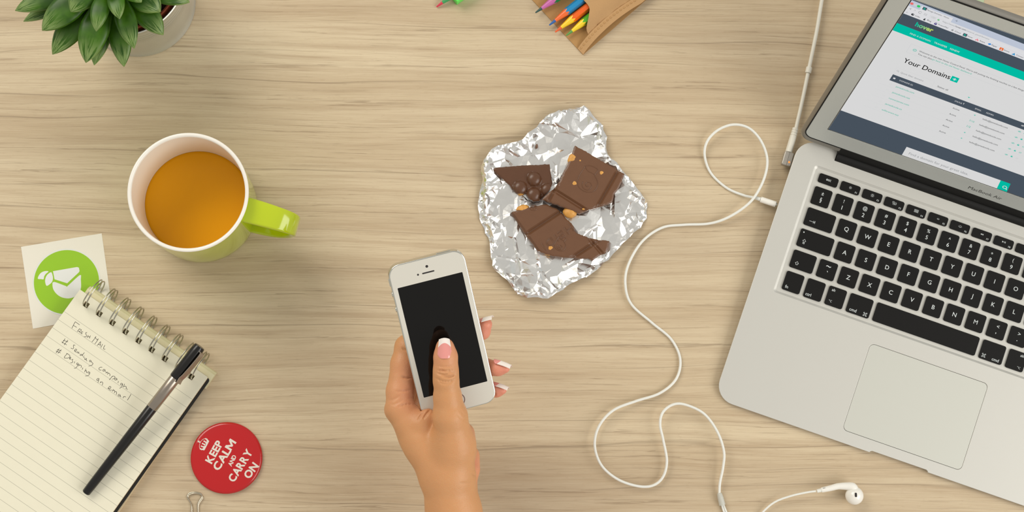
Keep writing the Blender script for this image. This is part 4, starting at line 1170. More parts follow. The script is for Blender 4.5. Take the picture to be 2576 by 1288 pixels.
V, Fc = lathe([(4.6, .02), (4.65, .06), (5.35, .06), (5.4, .02)], 40); V[:, 1] -= 52.9; obj('home_button', V, Fc, mat('home_ring', (128, 104, 98), .3, .6), phone, PHF)
V, Fc = plate([rrect(9, PHL - .5, 20, PHL + .55, .3, 2)], -5.6, -2.6, .2); obj('power_button', V, Fc, M_PSIL, phone, PHF)
for y in (27.5, 39.5):
    V, Fc = lathe_axis((-PW - .7, y, -4), (-PW + .5, y, -4), [(1.9, 0), (2.1, .3), (2.1, 1.2)], 20); obj('volume_button', V, Fc, M_PSIL, phone, PHF)
V, Fc = plate([rrect(-PW - .6, 46, -PW + .5, 52, .2, 2)], -4.8, -3.2, .15); obj('mute_switch', V, Fc, M_PSIL, phone, PHF)

# ------------------------------------------------------------------ hand (one continuous skin from a distance field)
HS = 0.72


def hp(u, v, z): return P(u, v, z)


def round_cone(Q, a, b, r1, r2):
    ba = b - a; l2 = ba @ ba; pa = Q - a
    t = np.clip((pa @ ba) / l2, 0, 1)
    d = np.sqrt(((pa - t[:, None] * ba) ** 2).sum(1))
    return d - (r1 + (r2 - r1) * t)


HAND = [  # chains of (u, v, z, radius mm), blend radius
    # forearm and wrist: two columns side by side in depth
    ([(1195, 1900, 74, 27), (1160, 1420, 84, 23), (1142, 1290, 92, 20.3), (1128, 1215, 98, 20.5)], 9),
    ([(1195, 1900, 56, 24), (1160, 1420, 62, 21), (1146, 1290, 70, 18), (1140, 1215, 72, 19)], 9),
    # metacarpals: index, middle, ring, little
    ([(1108, 1180, 100, 18), (1066, 1110, 100, 16), (1006, 1026, 104, 10.6)], 9),
    ([(1112, 1190, 86, 17), (1055, 1100, 86, 14), (1002, 1030, 88, 10.2)], 9),
    ([(1120, 1195, 72, 16), (1062, 1110, 70, 13), (1012, 1042, 70, 9.8)], 9),
    ([(1128, 1200, 60, 15), (1075, 1120, 56, 12), (1030, 1060, 54, 9.2)], 9),
    # thumb ball and thumb
    ([(1138, 1185, 104, 17), (1142, 1120, 112, 15.4), (1132, 1045, 125, 12.7)], 9),
    ([(1132, 1045, 125, 12.7), (1126, 1000, 129.5, 10.3), (1122, 955, 134, 9.3), (1121.5, 930, 136.5, 9.0), (1121, 897, 139, 8.6), (1119.5, 874, 140.5, 7.0)], 4),
    ([(1162, 1130, 98, 11), (1166, 1090, 100, 8.5)], 9),
    # heel of the hand
    ([(1178, 1180, 78, 9.3), (1172, 1150, 74, 11)], 6),
    # web between thumb and index finger
    ([(1034, 1066, 104, 10.5), (1062, 1062, 109, 8.5), (1076, 1046, 112, 6.0)], 5),
    # index finger round the left edge, behind the phone, tip out on the right
    ([(1006, 1026, 104, 10.6), (1004, 985, 105, 9.6), (1013, 915, 106, 8.9), (1022, 872, 106, 8.4)], 4),
    ([(1022, 872, 106, 8.4), (1070, 838, 104, 7.8), (1130, 822, 103, 7.2)], 4),
    ([(1130, 822, 103, 7.2), (1180, 828, 108, 6.4), (1213, 834, 117, 6.0), (1222, 816, 122, 5.0)], 3),
    # middle
    ([(1002, 1030, 88, 10.2), (1030, 950, 82, 8.6)], 4),
    ([(1030, 950, 82, 8.6), (1090, 930, 78, 8.0), (1150, 925, 84, 7.4)], 4),
    ([(1150, 925, 84, 7.4), (1220, 925, 104, 7.0), (1254, 926.5, 112, 5.6), (1271, 927, 115, 3.6)], 3),
    # ring
    ([(1012, 1042, 70, 9.8), (1050, 990, 64, 8.0)], 4),
    ([(1050, 990, 64, 8.0), (1110, 985, 60, 7.4), (1160, 982, 70, 6.8)], 4),
    ([(1160, 982, 70, 6.8), (1220, 981, 92, 6.4), (1250, 981.5, 100, 5.2), (1264, 981, 103, 3.4)], 3),
    # little, curled under the palm
    ([(1030, 1060, 54, 9.2), (1075, 1035, 48, 7.2), (1118, 1035, 52, 6.4), (1135, 1050, 60, 5.8)], 4),
]


def hand_mesh():
    prims = []
    for ch, k in HAND:
        for a, b in zip(ch[:-1], ch[1:]):
            prims.append((P(*a[:3]), P(*b[:3]), a[3], b[3], k))
    lo = np.min([np.minimum(a - r1, b - r2) for a, b, r1, r2, k in prims], 0) - 4
    hi = np.max([np.maximum(a + r1, b + r2) for a, b, r1, r2, k in prims], 0) + 4
    lo[2] = max(lo[2], 3)
    lo[1] = max(lo[1], -250)
    nx, ny, nz = [int(math.ceil(c)) for c in (hi - lo) / HS]
    vol = np.full((nx, ny, nz), 30.0, np.float32)
    gx = lo[0] + np.arange(nx) * HS; gy = lo[1] + np.arange(ny) * HS; gz = lo[2] + np.arange(nz) * HS
    for a, b, r1, r2, k in prims:
        m = 14
        l = np.minimum(a - r1, b - r2) - m; h = np.maximum(a + r1, b + r2) + m
        i0, i1 = [max(0, int(math.floor((l[j] - lo[j]) / HS))) for j in range(3)], [min((nx, ny, nz)[j], int(math.ceil((h[j] - lo[j]) / HS)) + 1) for j in range(3)]
        if any(i1[j] <= i0[j] for j in range(3)): continue
        X, Y, Z = np.meshgrid(gx[i0[0]:i1[0]], gy[i0[1]:i1[1]], gz[i0[2]:i1[2]], indexing='ij')
        Q = np.stack([X.ravel(), Y.ravel(), Z.ravel()], 1)
        d = round_cone(Q, a, b, r1, r2).reshape(X.shape).astype(np.float32)
        s = vol[i0[0]:i1[0], i0[1]:i1[1], i0[2]:i1[2]]
        hh = np.clip(.5 + .5 * (s - d) / k, 0, 1)
        vol[i0[0]:i1[0], i0[1]:i1[1], i0[2]:i1[2]] = s * (1 - hh) + d * hh - k * hh * (1 - hh) * .8
    # soft flesh gives way to the phone
    X, Y, Z = np.meshgrid(gx, gy, gz, indexing='ij')
    Q = np.stack([X.ravel(), Y.ravel(), Z.ravel()], 1) - PHC
    lx = np.abs(Q @ PHF.ex) - PW; ly_ = np.abs(Q @ PHF.ey) - PHL; lz = np.abs(Q @ PHF.ez + 3.8) - 3.8
    dp = np.sqrt(np.maximum(lx, 0) ** 2 + np.maximum(ly_, 0) ** 2 + np.maximum(lz, 0) ** 2) + np.minimum(np.maximum(lx, np.maximum(ly_, lz)), 0)
    vol = np.maximum(vol, (.25 - dp).reshape(vol.shape).astype(np.float32))
    for sl_ in (np.s_[0, :, :], np.s_[-1, :, :], np.s_[:, 0, :], np.s_[:, -1, :], np.s_[:, :, 0], np.s_[:, :, -1]): vol[sl_] = np.maximum(vol[sl_], .5)
    # surface nets
    s = vol < 0
    sc = np.zeros((nx - 1, ny - 1, nz - 1), np.int8)
    for dx in (0, 1):
        for dy in (0, 1):
            for dz in (0, 1): sc += s[dx:nx - 1 + dx, dy:ny - 1 + dy, dz:nz - 1 + dz]
    act = (sc > 0) & (sc < 8); idx = np.full(act.shape, -1, np.int64); ai = np.argwhere(act); idx[act] = np.arange(len(ai))
    acc = np.zeros((len(ai), 3)); cnt = np.zeros(len(ai))
    cr = [(0, 0, 0), (1, 0, 0), (0, 1, 0), (1, 1, 0), (0, 0, 1), (1, 0, 1), (0, 1, 1), (1, 1, 1)]
    for a in range(8):
        for b in range(a + 1, 8):
            if sum(abs(cr[a][j] - cr[b][j]) for j in range(3)) != 1: continue
            va = vol[ai[:, 0] + cr[a][0], ai[:, 1] + cr[a][1], ai[:, 2] + cr[a][2]]; vb = vol[ai[:, 0] + cr[b][0], ai[:, 1] + cr[b][1], ai[:, 2] + cr[b][2]]
            m = (va < 0) != (vb < 0); t = np.where(m, va / np.where(m, va - vb, 1), 0)
            pt = np.array(cr[a]) + t[:, None] * (np.array(cr[b]) - np.array(cr[a])); acc += pt * m[:, None]; cnt += m
    V = lo + (ai + acc / cnt[:, None]) * HS
    Fc = []
    for ax in range(3):
        o = [j for j in range(3) if j != ax]
        sl0 = [slice(1, -1)] * 3; sl1 = [slice(1, -1)] * 3; sl0[ax] = slice(0, -1); sl1[ax] = slice(1, None)
        s0, s1 = s[tuple(sl0)], s[tuple(sl1)]
        ch = np.argwhere(s0 != s1); inn = s0[s0 != s1]
        base = ch.copy(); base[:, o[0]] += 1; base[:, o[1]] += 1
        def cell(d0, d1):
            c = base.copy(); c[:, o[0]] -= d0; c[:, o[1]] -= d1; return idx[c[:, 0], c[:, 1], c[:, 2]]
        qd = np.stack([cell(1, 1), cell(0, 1), cell(0, 0), cell(1, 0)], 1)
        ok = (qd >= 0).all(1); qd = qd[ok]; iv = inn[ok]
        if ax == 1: iv = ~iv
        qd[~iv] = qd[~iv][:, ::-1]
        Fc.append(qd)
    return V, np.concatenate(Fc)


HV, HF_ = hand_mesh()
# light smoothing of the grid steps
for _ in range(4):
    acc = np.zeros_like(HV); cnt = np.zeros(len(HV))
    for a, b in ((0, 1), (1, 2), (2, 3), (3, 0)):
        for i, j in ((a, b), (b, a)):
            np.add.at(acc, HF_[:, i], HV[HF_[:, j]]); np.add.at(cnt, HF_[:, i], 1)
    HV = HV * .5 + .5 * acc / np.maximum(cnt, 1)[:, None]
# wrinkles pressed into the skin (drawn as short curves on the upper side)
def arc_(u0, v0, u1, v1, sag, n=7): return [(u0 + (u1 - u0) * t, v0 + (v1 - v0) * t + sag * 4 * t * (1 - t)) for t in np.linspace(0, 1, n)]
CREASE = [(arc_(1097, 930, 1146, 927, 4), .55), (arc_(1099, 937, 1128, 940, 4), .65), (arc_(1114, 946, 1144, 942, 4), .8), (arc_(1098, 952, 1142, 955, 6), .55), (arc_(1106, 962, 1136, 962, 4), .35), (arc_(1101, 921, 1142, 919, 3), .35), (arc_(1104, 933, 1120, 934, -2), .4), (arc_(1126, 934, 1145, 935, 2), .4),
          (arc_(1012, 948, 1040, 946, 4), .8), (arc_(1004, 1023, 1060, 1022, -6), .6), (arc_(998, 984, 1036, 978, 3), .45), (arc_(1012, 876, 1028, 880, 2), .45), (arc_(1030, 1000, 1054, 1010, -3), .4), (arc_(1188, 1191, 1206, 1194, 4), .8),
          (arc_(1066, 1052, 1082, 1032, -2), .7), (arc_(1052, 1056, 1064, 1040, -2), .4), (arc_(985, 1018, 1012, 1006, 3), .3), (arc_(980, 1006, 1004, 996, 3), .3), (arc_(1150, 1042, 1176, 1064, 2), .25), (arc_(1160, 1034, 1182, 1060, 2), .25), (arc_(1160, 1215, 1185, 1212, 1), .3)]
for pts_, dep in CREASE:
    for (u0, v0), (u1, v1) in zip(pts_[:-1], pts_[1:]):
        # compare in the picture-independent plan of the desk at hand height
        a = P(u0, v0, 120); b = P(u1, v1, 120)
        near = (np.abs(HV[:, 0] - (a[0] + b[0]) / 2) < 25) & (np.abs(HV[:, 1] - (a[1] + b[1]) / 2) < 25)
        W_ = HV[near]
        f = (HH - 120) / (HH - W_[:, 2]); pq = W_[:, :2] * f[:, None]
        d = seg_dist(pq, a[:2], b[:2]); HV[near, 2] -= dep * np.exp(-(d / .8) ** 2) * (W_[:, 2] > 90)


def skin_material():
    m = bpy.data.materials.new('skin'); m.use_nodes = True; nt = m.node_tree; N = nt.nodes; L = nt.links; b = N['Principled BSDF']
    tc = N.new('ShaderNodeTexCoord')
    def nz(sc, det=3):
        n = N.new('ShaderNodeTexNoise'); n.inputs['Scale'].default_value = sc; n.inputs['Detail'].default_value = det; L.new(tc.outputs['Object'], n.inputs['Vector']); return n.outputs['Fac']
    at = N.new('ShaderNodeAttribute'); at.attribute_name = 'pink'
    def mix(f, a, c):
        n = N.new('ShaderNodeMix'); n.data_type = 'RGBA'
        if isinstance(f, float): n.inputs['Factor'].default_value = f
        else: L.new(f, n.inputs['Factor'])
        for k, x in (('A', a), ('B', c)):
            if isinstance(x, tuple): n.inputs[k].default_value = x
            else: L.new(x, n.inputs[k])
        return n.outputs['Result']
    base = mix(nz(45), lin((198, 142, 94)), lin((214, 160, 112)))
    base = mix(nz(160), base, lin((206, 150, 102)))
    base = mix(at.outputs['Fac'], base, lin((226, 144, 124)))
    L.new(base, b.inputs['Base Color']); b.inputs['Roughness'].default_value = .42; b.inputs['Specular IOR Level'].default_value = .4
    b.inputs['Subsurface Weight'].default_value = .18; b.inputs['Subsurface Radius'].default_value = (.0035, .0014, .0007); b.inputs['Subsurface Scale'].default_value = 1.0
    v = N.new('ShaderNodeTexVoronoi'); v.inputs['Scale'].default_value = 750; v.feature = 'DISTANCE_TO_EDGE'; L.new(tc.outputs['Object'], v.inputs['Vector'])
    bp = N.new('ShaderNodeBump'); bp.inputs['Strength'].default_value = .32; bp.inputs['Distance'].default_value = .0005; L.new(v.outputs['Distance'], bp.inputs['Height'])
    bp2 = N.new('ShaderNodeBump'); bp2.inputs['Strength'].default_value = .25; bp2.inputs['Distance'].default_value = .0006; L.new(nz(350), bp2.inputs['Height']); L.new(bp.outputs[0], bp2.inputs['Normal'])
    L.new(bp2.outputs[0], b.inputs['Normal'])
    return m


person = obj('person', HV, HF_, skin_material(), smooth=True, label='bare hand with white-tipped nails holding the white smartphone, thumb on its screen', cat='person', origin=P(1140, 1200, 40))
pk = np.zeros(len(HV))
for u_, v_, z_, r_, s_ in ((1225, 825, 122, 24, .85), (1268, 927, 115, 24, .85), (1262, 981, 103, 22, .85), (1119, 880, 141, 14, .5), (1040, 930, 106, 16, .55), (1045, 985, 106, 20, .5), (1195, 1170, 80, 14, .5), (1185, 1080, 110, 10, .35)):
    c_ = P(u_, v_, z_); pk = np.maximum(pk, s_ * np.exp(-((np.linalg.norm(HV - c_, axis=1)) / r_) ** 2 * 1.4))
at_ = person.data.attributes.new('pink', 'FLOAT', 'POINT'); at_.data.foreach_set('value', pk.astype(np.float32))

M_NAIL = mat('nail_pink', (228, 150, 142), .15, 0, coat=.6); M_NAILW = mat('nail_white', (240, 232, 224), .18, 0, coat=.5)


def nail(base, tip, normal, w0, w1, curve, drop=0.0, split=.62, lift=.3, bow=.14):
    """curved nail plate from base to tip; the last part is the white free edge"""
    base = np.array(base); tip = np.array(tip); d = tip - base; Ln = np.linalg.norm(d); d /= Ln
    nrm = np.array(normal, float); nrm -= (nrm @ d) * d; nrm /= np.linalg.norm(nrm); sd = np.cross(d, nrm)
    ns, nw = 20, 12; G = np.zeros((ns + 1, nw + 1, 3))
    for i in range(ns + 1):
        for k in range(nw + 1):
            a = (k / nw * 2 - 1); t0 = i / ns
            t = t0 - bow * a * a * math.exp(-((t0 - split) / .22) ** 2) + .13 * a ** 4 * max(0, 1 - t0 / .35)
            w = (w0 * (1 - t) + w1 * t) * (1 - .14 * max(0, 1 - t0 / .18) ** 2)
            G[i, k] = base + d * (t * Ln) + sd * a * w + nrm * (lift - curve * a * a - drop * t * t)
    def sheet(i0, i1):
        V = []; Fc = []; m = i1 - i0 + 1
        for lay in (0, -.35):
            for i in range(i0, i1 + 1):
                for k in range(nw + 1): V.append(G[i, k] + nrm * lay)
        o = m * (nw + 1)
        for i in range(m - 1):
            for k in range(nw):
                q = (i * (nw + 1) + k, i * (nw + 1) + k + 1, (i + 1) * (nw + 1) + k + 1, (i + 1) * (nw + 1) + k); Fc += [q, tuple(x + o for x in q)[::-1]]
        for i in range(m - 1):
            for k in (0, nw): q = (i * (nw + 1) + k, (i + 1) * (nw + 1) + k); Fc.append((q[0], q[1], q[1] + o, q[0] + o))
        for k in range(nw):
            for i in (0, m - 1): q = (i * (nw + 1) + k, i * (nw + 1) + k + 1); Fc.append((q[0], q[1], q[1] + o, q[0] + o))
        return V, Fc
    c = int(round(split * ns))
    V, Fc = sheet(0, c); nl_ = obj('fingernail', V, Fc, M_NAIL, person, smooth=40)
    V, Fc = sheet(c, ns); obj('nail_tip', V, Fc, M_NAILW, nl_, smooth=40, label='white painted nail tip')




def skin_z(u, v):
    """height of the skin under a nail: highest skin vertex on that line of sight"""
    D = HV - CAM; r = ray(u, v); r = r / np.linalg.norm(r); t = D @ r; dist = np.linalg.norm(D - t[:, None] * r, axis=1); m = dist < 1.2
    return HV[m, 2].max()


nail(P(1119.5, 902, skin_z(1119.5, 902) + .1), P(1117.5, 850, skin_z(1119.5, 884) + .5), (0, -.05, 1), 5.9, 3.9, 2.3, .5, .76, .55, .2)
nail(P(1208, 804, 124), P(1238, 794.5, 128), (-.25, .93, .28), 4.2, 3.4, 2.0, .5, .30, .9)
nail(P(1243, 905.5, 115), P(1287, 915.5, 119), (.12, .96, .24), 3.9, 3.0, 2.3, 1.6, .42, .9)
nail(P(1241, 962.5, 103), P(1280, 971.5, 107), (.12, .96, .24), 3.5, 2.7, 2.1, 1.5, .42, .9)

# ------------------------------------------------------------------ foil wrapper
def c4x(x, y): return (1180 + x / 2.477, 250 + y / 2.477)
FO = [(715, 38), (745, 60), (770, 100), (835, 165), (835, 190), (860, 235), (852, 310), (860, 345), (930, 420), (1010, 510), (1050, 560), (1113, 640), (1110, 740), (1070, 800), (1000, 860), (900, 960), (870, 1000), (800, 1060), (730, 1110), (650, 1140), (560, 1200), (490, 1243), (430, 1235), (360, 1238), (300, 1215), (250, 1150), (190, 1090), (145, 1040), (135, 960), (130, 890), (95, 800), (65, 740), (55, 660), (70, 560), (85, 500), (75, 420), (90, 380), (140, 315), (180, 290), (260, 275), (330, 255), (365, 210), (420, 175), (460, 130), (500, 95), (560, 70), (620, 60), (690, 50)]
rf = np.random.default_rng(21)
fo = np.array([P2(*c4x(*p), 4) for p in FO]); fo = densify(fo, 3.4, .45)
fc_ = fo.mean(0)


def scatter(n, rad, rng):
    cand = fo.min(0) + rng.random((n, 2)) * (fo.max(0) - fo.min(0)); cand = cand[inside(fo, cand)]; ed = poly_dist(fo, cand); g = ed > .9; cand, ed = cand[g], ed[g]
    keep = []; cells = {}
    for p, e in zip(cand, ed):
        r = rad(e); k = (int(p[0] // 9), int(p[1] // 9)); hit = False
        for i in (-1, 0, 1):
            for j in (-1, 0, 1):
                for qx, qy in cells.get((k[0] + i, k[1] + j), ()):
                    if (qx - p[0]) ** 2 + (qy - p[1]) ** 2 < r * r: hit = True
        if not hit: cells.setdefault(k, []).append(tuple(p)); keep.append(p)
    return np.array(keep)


def tin(pts, z):
    """piecewise-linear surface through scattered points"""
    q, tri = cdt(np.array([fo.min(0) - 5, (fo.max(0)[0] + 5, fo.min(0)[1] - 5), fo.max(0) + 5, (fo.min(0)[0] - 5, fo.max(0)[1] + 5)]), pts)
    zz = np.r_[np.zeros(4), z] if len(q) == len(z) + 4 else np.resize(z, len(q))
    T = np.array([t for t in tri if len(t) == 3]); A_, B_, C_ = q[T[:, 0]], q[T[:, 1]], q[T[:, 2]]
    def f(x):
        out = np.zeros(len(x))
        for i, p in enumerate(x):
            d = (B_[:, 1] - C_[:, 1]) * (A_[:, 0] - C_[:, 0]) + (C_[:, 0] - B_[:, 0]) * (A_[:, 1] - C_[:, 1])
            l1 = ((B_[:, 1] - C_[:, 1]) * (p[0] - C_[:, 0]) + (C_[:, 0] - B_[:, 0]) * (p[1] - C_[:, 1])) / d
            l2 = ((C_[:, 1] - A_[:, 1]) * (p[0] - C_[:, 0]) + (A_[:, 0] - C_[:, 0]) * (p[1] - C_[:, 1])) / d
            k = int(np.argmax(np.minimum(np.minimum(l1, l2), 1 - l1 - l2))); out[i] = l1[k] * zz[T[k, 0]] + l2[k] * zz[T[k, 1]] + (1 - l1[k] - l2[k]) * zz[T[k, 2]]
        return out
    return f


big_p = scatter(4000, lambda e: 8.5, rf); big_e = poly_dist(fo, big_p)
mid_p = scatter(9000, lambda e: 3.6 + .10 * min(e, 16), rf); mid_e = poly_dist(fo, mid_p)
fin_p = scatter(16000, lambda e: 1.5 if e < 5 else 99.0, rf)
rid = []                                   # long sharp wrinkles across the sheet
for _ in range(95):
    c0 = fo.min(0) + rf.random(2) * (fo.max(0) - fo.min(0)); an = rf.random() * math.pi; Lr = rf.uniform(8, 30); dv = np.array([math.cos(an), math.sin(an)]) * Lr / 2
    rid.append((c0 - dv, c0 + dv, rf.uniform(1.1, 2.6), rf.uniform(.35, 1.25) * (1 if rf.random() < .7 else -.7)))
rp_ = []
for a_, b_, w_, h_ in rid:
    n_ = np.array([-(b_ - a_)[1], (b_ - a_)[0]]); n_ /= np.linalg.norm(n_)
    for t_ in np.linspace(0, 1, max(3, int(np.linalg.norm(b_ - a_) / 3))):
        for o_ in (-w_, 0, w_): rp_.append(a_ + (b_ - a_) * t_ + n_ * o_ + rf.normal(0, .12, 2))
rp_ = np.array(rp_); rp_ = rp_[inside(fo, rp_)]; rp_ = rp_[poly_dist(fo, rp_) > 1.0]
ANG = lambda q: np.arctan2(q[:, 1] - fc_[1], q[:, 0] - fc_[0])
big_f = tin(big_p, rf.normal(0, 1, len(big_p)) * (.95 + 1.5 * np.exp(-(big_e / 9) ** 2)))
mid_f = tin(mid_p, rf.normal(0, 1, len(mid_p)) * (.22 + .9 * np.exp(-(mid_e / 8.5) ** 2)))
TOPL = P2(*c4x(650, 150), 5); LEFTB = P2(*c4x(180, 1000), 5)


def foil_z(q):
    e = poly_dist(fo, q); side = .5 + .5 * np.cos(ANG(q) - 2.6)
    z = 2.4 + big_f(q) * 1.0 + mid_f(q) + (2.0 + 4.0 * side) * np.exp(-(e / 8.0) ** 2) * (1 - .2 * np.exp(-(e / 1.6) ** 2))
    z += rf.normal(0, 1, len(q)) * (.05 + .12 * np.exp(-(e / 7.0) ** 2))
    for a_, b_, w_, h_ in rid: z += h_ * np.clip(1 - seg_dist(q, a_, b_) / w_, 0, 1)
    dt = np.linalg.norm(q - TOPL, axis=1); z += 2.0 * np.exp(-(dt / 15) ** 2); dl = np.linalg.norm(q - LEFTB, axis=1); z += 2.5 * np.exp(-(dl / 14) ** 2)
    return np.maximum(z, .35)


V, Fc = hfield(fo, np.vstack([big_p, mid_p, fin_p, rp_]), foil_z, lambda q: np.zeros(len(q)))
nt_ = len(V) // 2; V[nt_:, 2] = np.maximum(V[:nt_, 2] - .3, 0.02)
m_foil = mat('aluminium_foil', (244, 244, 242), .27, 1.0, bump=.2, bscale=300)
obj('foil_wrapper', V, Fc, m_foil, label='crumpled silver foil wrapper holding broken milk chocolate', cat='foil')

# ------------------------------------------------------------------ chocolate
M_CHOC = mat('milk_chocolate', (108, 74, 51), .34, 0, var=.08, vscale=150, bump=.12, bscale=700); M_CHOCD = mat('chocolate_underside', (92, 60, 40), .30, 0, var=.08, vscale=120, bump=.1, bscale=500)
M_NUT = mat('hazelnut', (214, 156, 76), .5, 0, var=.35, vscale=220, bump=.4, bscale=300)


def choc(outl, z0, th, grooves, bumps, m, jit=.14, tilt=(0, 0)):
    pl = densify(np.array([P2(*c4x(*p), z0 + th) for p in outl]), 1.3, jit)
    c = pl.mean(0); lo, hi = pl.min(0), pl.max(0); s = .75
    g = np.array([(x, y) for x in np.arange(lo[0], hi[0], s) for y in np.arange(lo[1], hi[1], s)]) + RNG.normal(0, .08, (int(len(np.arange(lo[0], hi[0], s)) * len(np.arange(lo[1], hi[1], s))), 2))
    gr = [(P2(*c4x(*a), z0 + th), P2(*c4x(*b), z0 + th), w, d) for a, b, w, d in grooves]; bp = [(P2(*c4x(*a), z0 + th), r / 2.477 / 3.05, h) for a, r, h in bumps]
    for a, b, w, d in gr:                       # rows of points that follow the groove
        g = g[seg_dist(g, a, b) > 1.5 * w]; n_ = np.array([-(b - a)[1], (b - a)[0]]); Lg = np.linalg.norm(b - a); n_ /= Lg
        rows = [a + (b - a) * t + n_ * (o * w) for t in np.linspace(0, 1, int(Lg / .9) + 2) for o in (-1.35, -1.25, -.75, -.25, .25, .75, 1.25, 1.35)]
        g = np.vstack([g, rows])
    g = g[inside(pl, g)]; g = g[poly_dist(pl, g) > .45]
    def zt(q):
        e = poly_dist(pl, q); z = np.full(len(q), z0 + th) - .8 * np.exp(-(e / .7) ** 2)
        for a, b, w, d in gr:
            r = seg_dist(q, a, b); z -= d * np.clip(1.25 - r / w, 0, 1)
        for a, r, h in bp:
            dd = np.linalg.norm(q - a, axis=1) / r; z = np.maximum(z, z0 + th - .8 + h * np.sqrt(np.clip(1 - dd * dd, 0, 1)) * (dd < 1))
        return z + tilt[0] * (q[:, 0] - c[0]) + tilt[1] * (q[:, 1] - c[1])
    return hfield(pl, g, zt, lambda q: z0 + tilt[0] * (q[:, 0] - c[0]) + tilt[1] * (q[:, 1] - c[1])), z0 + th


def put_nut(parent, x, y, z, rx, ry, rz, ang=0.0):
    c_ = P(*c4x(x, y), z); ca, sa = math.cos(ang), math.sin(ang)
    V, Fc = ellipsoid((0, 0, 0), (rx, ry, rz), 18, 12); V = V * (1 + .05 * np.sin(V[:, :1] * 2.1 + V[:, 1:2] * 1.7)); V = V @ np.array([(ca, -sa, 0), (sa, ca, 0), (0, 0, 1)]).T + c_
    obj('hazelnut', V, Fc, M_NUT, parent, smooth=True)


def drop_logo(parent, x, y, z, k, ang):
    """raised teardrop with a spiral, as moulded on the bar"""
    c_ = P(*c4x(x, y), z); parts = []
    out_ = [(-.15, 1.55), (.25, 1.62), (.75, 1.45), (1.15, 1.1), (.8, .55), (1.0, .1), (1.05, -.45), (.75, -1.0), (.2, -1.2), (-.45, -1.05), (-.95, -.6), (-1.05, 0), (-.85, .55), (-.55, 1.0), (-.15, 1.55)]
    sp_ = [(.62 * (1 - t) * math.cos(3.5 * math.pi * t + 2.4), -.45 + .62 * (1 - t) * math.sin(3.5 * math.pi * t + 2.4)) for t in np.linspace(0, .85, 26)]
    lf = [(-.15, 1.5), (.1, 1.05), (.55, .8), (.8, .55)]
    ca, sa = math.cos(ang), math.sin(ang); R2 = np.array([(ca, -sa), (sa, ca)])
    for L in (out_, sp_, lf):
        q = spline(np.array(L) * k, .5) @ R2.T; parts.append(tube(np.c_[q + c_[:2], np.full(len(q), z)], .3, 6))
    V, Fc = join(*parts); obj('moulded_emblem', V, Fc, M_CHOC, parent, smooth=True)


OA = [(142, 428), (300, 413), (502, 403), (508, 450), (520, 525), (500, 570), (470, 600), (440, 632), (400, 636), (372, 620), (358, 592), (345, 588), (300, 585), (268, 558), (250, 530), (215, 500), (180, 470)]
(V, Fc), zA = choc(OA, 2.6, 5.2, [], [((318, 550), 46, 4.2), ((405, 497), 47, 4.6), ((403, 594), 47, 4.6), ((487, 562), 42, 3.8)], M_CHOCD)
chA = obj('chocolate_piece', V, Fc, M_CHOCD, smooth=45, label='dark smooth chocolate chunk with round nut bumps, underside up, on the foil', cat='chocolate')
put_nut(chA, 322, 583, 5.0, 3.2, 2.2, 1.6)
OB = [(660, 287), (680, 300), (705, 310), (830, 385), (970, 465), (950, 520), (930, 560), (905, 590), (892, 640), (860, 655), (800, 672), (740, 690), (690, 712), (640, 690), (560, 660), (455, 622), (480, 595), (540, 545), (570, 500), (590, 450), (615, 405), (640, 345)]
(V, Fc), zB = choc(OB, 7.2, 6.4, [((930, 440), (798, 672), 1.7, 1.9), ((530, 565), (728, 690), 1.7, 1.9), ((548, 535), (492, 640), 1.4, 1.6)], [], M_CHOC, .16)
chB = obj('chocolate_piece', V, Fc, M_CHOC, smooth=45, label='large milk chocolate piece with moulded drop emblem and a nut at its lower edge', cat='chocolate')
put_nut(chB, 645, 368, 11.4, 5.4, 3.6, 2.6, 1.0); put_nut(chB, 657, 523, zB - .9, 2.6, 2.4, 1.2); put_nut(chB, 825, 458, zB - .9, 2.6, 2.2, 1.15, .6); put_nut(chB, 627, 706, 9.2, 6.0, 4.4, 4.0, -.1); put_nut(chB, 690, 383, zB - 1.0, 1.8, 1.6, 1.1); put_nut(chB, 712, 684, zB - .6, 1.2, .8, .8)
drop_logo(chB, 738, 508, zB + .02, 8.0, .05)
OC = [(262, 705), (300, 690), (380, 672), (460, 655), (490, 655), (520, 672), (560, 690), (585, 715), (600, 738), (630, 765), (652, 790), (658, 820), (670, 832), (715, 850), (765, 866), (820, 876), (875, 882), (868, 920), (858, 950), (810, 975), (770, 1005), (740, 990), (690, 992), (650, 985), (600, 985), (520, 975), (470, 960), (430, 945), (395, 895), (360, 850), (310, 775)]
(V, Fc), zC = choc(OC, 2.4, 6.6, [((352, 842), (572, 697), 1.8, 2.0), ((645, 985), (815, 872), 1.8, 2.0), ((745, 864), (835, 968), 1.5, 1.7), ((262, 705), (432, 945), 1.2, 1.2)], [], M_CHOC, .16)
chC = obj('chocolate_piece', V, Fc, M_CHOC, smooth=45, label='long milk chocolate piece with grooves and moulded letters, jagged lower end', cat='chocolate')
put_nut(chC, 335, 680, 6.4, 5.6, 3.2, 2.6, .2); put_nut(chC, 507, 925, zC - .9, 2.8, 2.4, 1.2, .5); put_nut(chC, 490, 958, 5.2, 4.0, 2.0, 1.6, -.2)
drop_logo(chC, 567, 905, zC + .02, 4.4, .0); 
q0, q1 = P2(*c4x(628, 777), zC), P2(*c4x(450, 902), zC); d = q1 - q0; Ln = np.linalg.norm(d); d /= Ln; nr2 = np.array([-d[1], d[0]])
V, Fc = text('HEIDI', 1.0, 0.0, 1.25); x0_, x1_ = V[:, 0].min(), V[:, 0].max(); V[:, 0] = (V[:, 0] - x0_) / (x1_ - x0_) * Ln; V[:, 1] *= 7.2 / .72
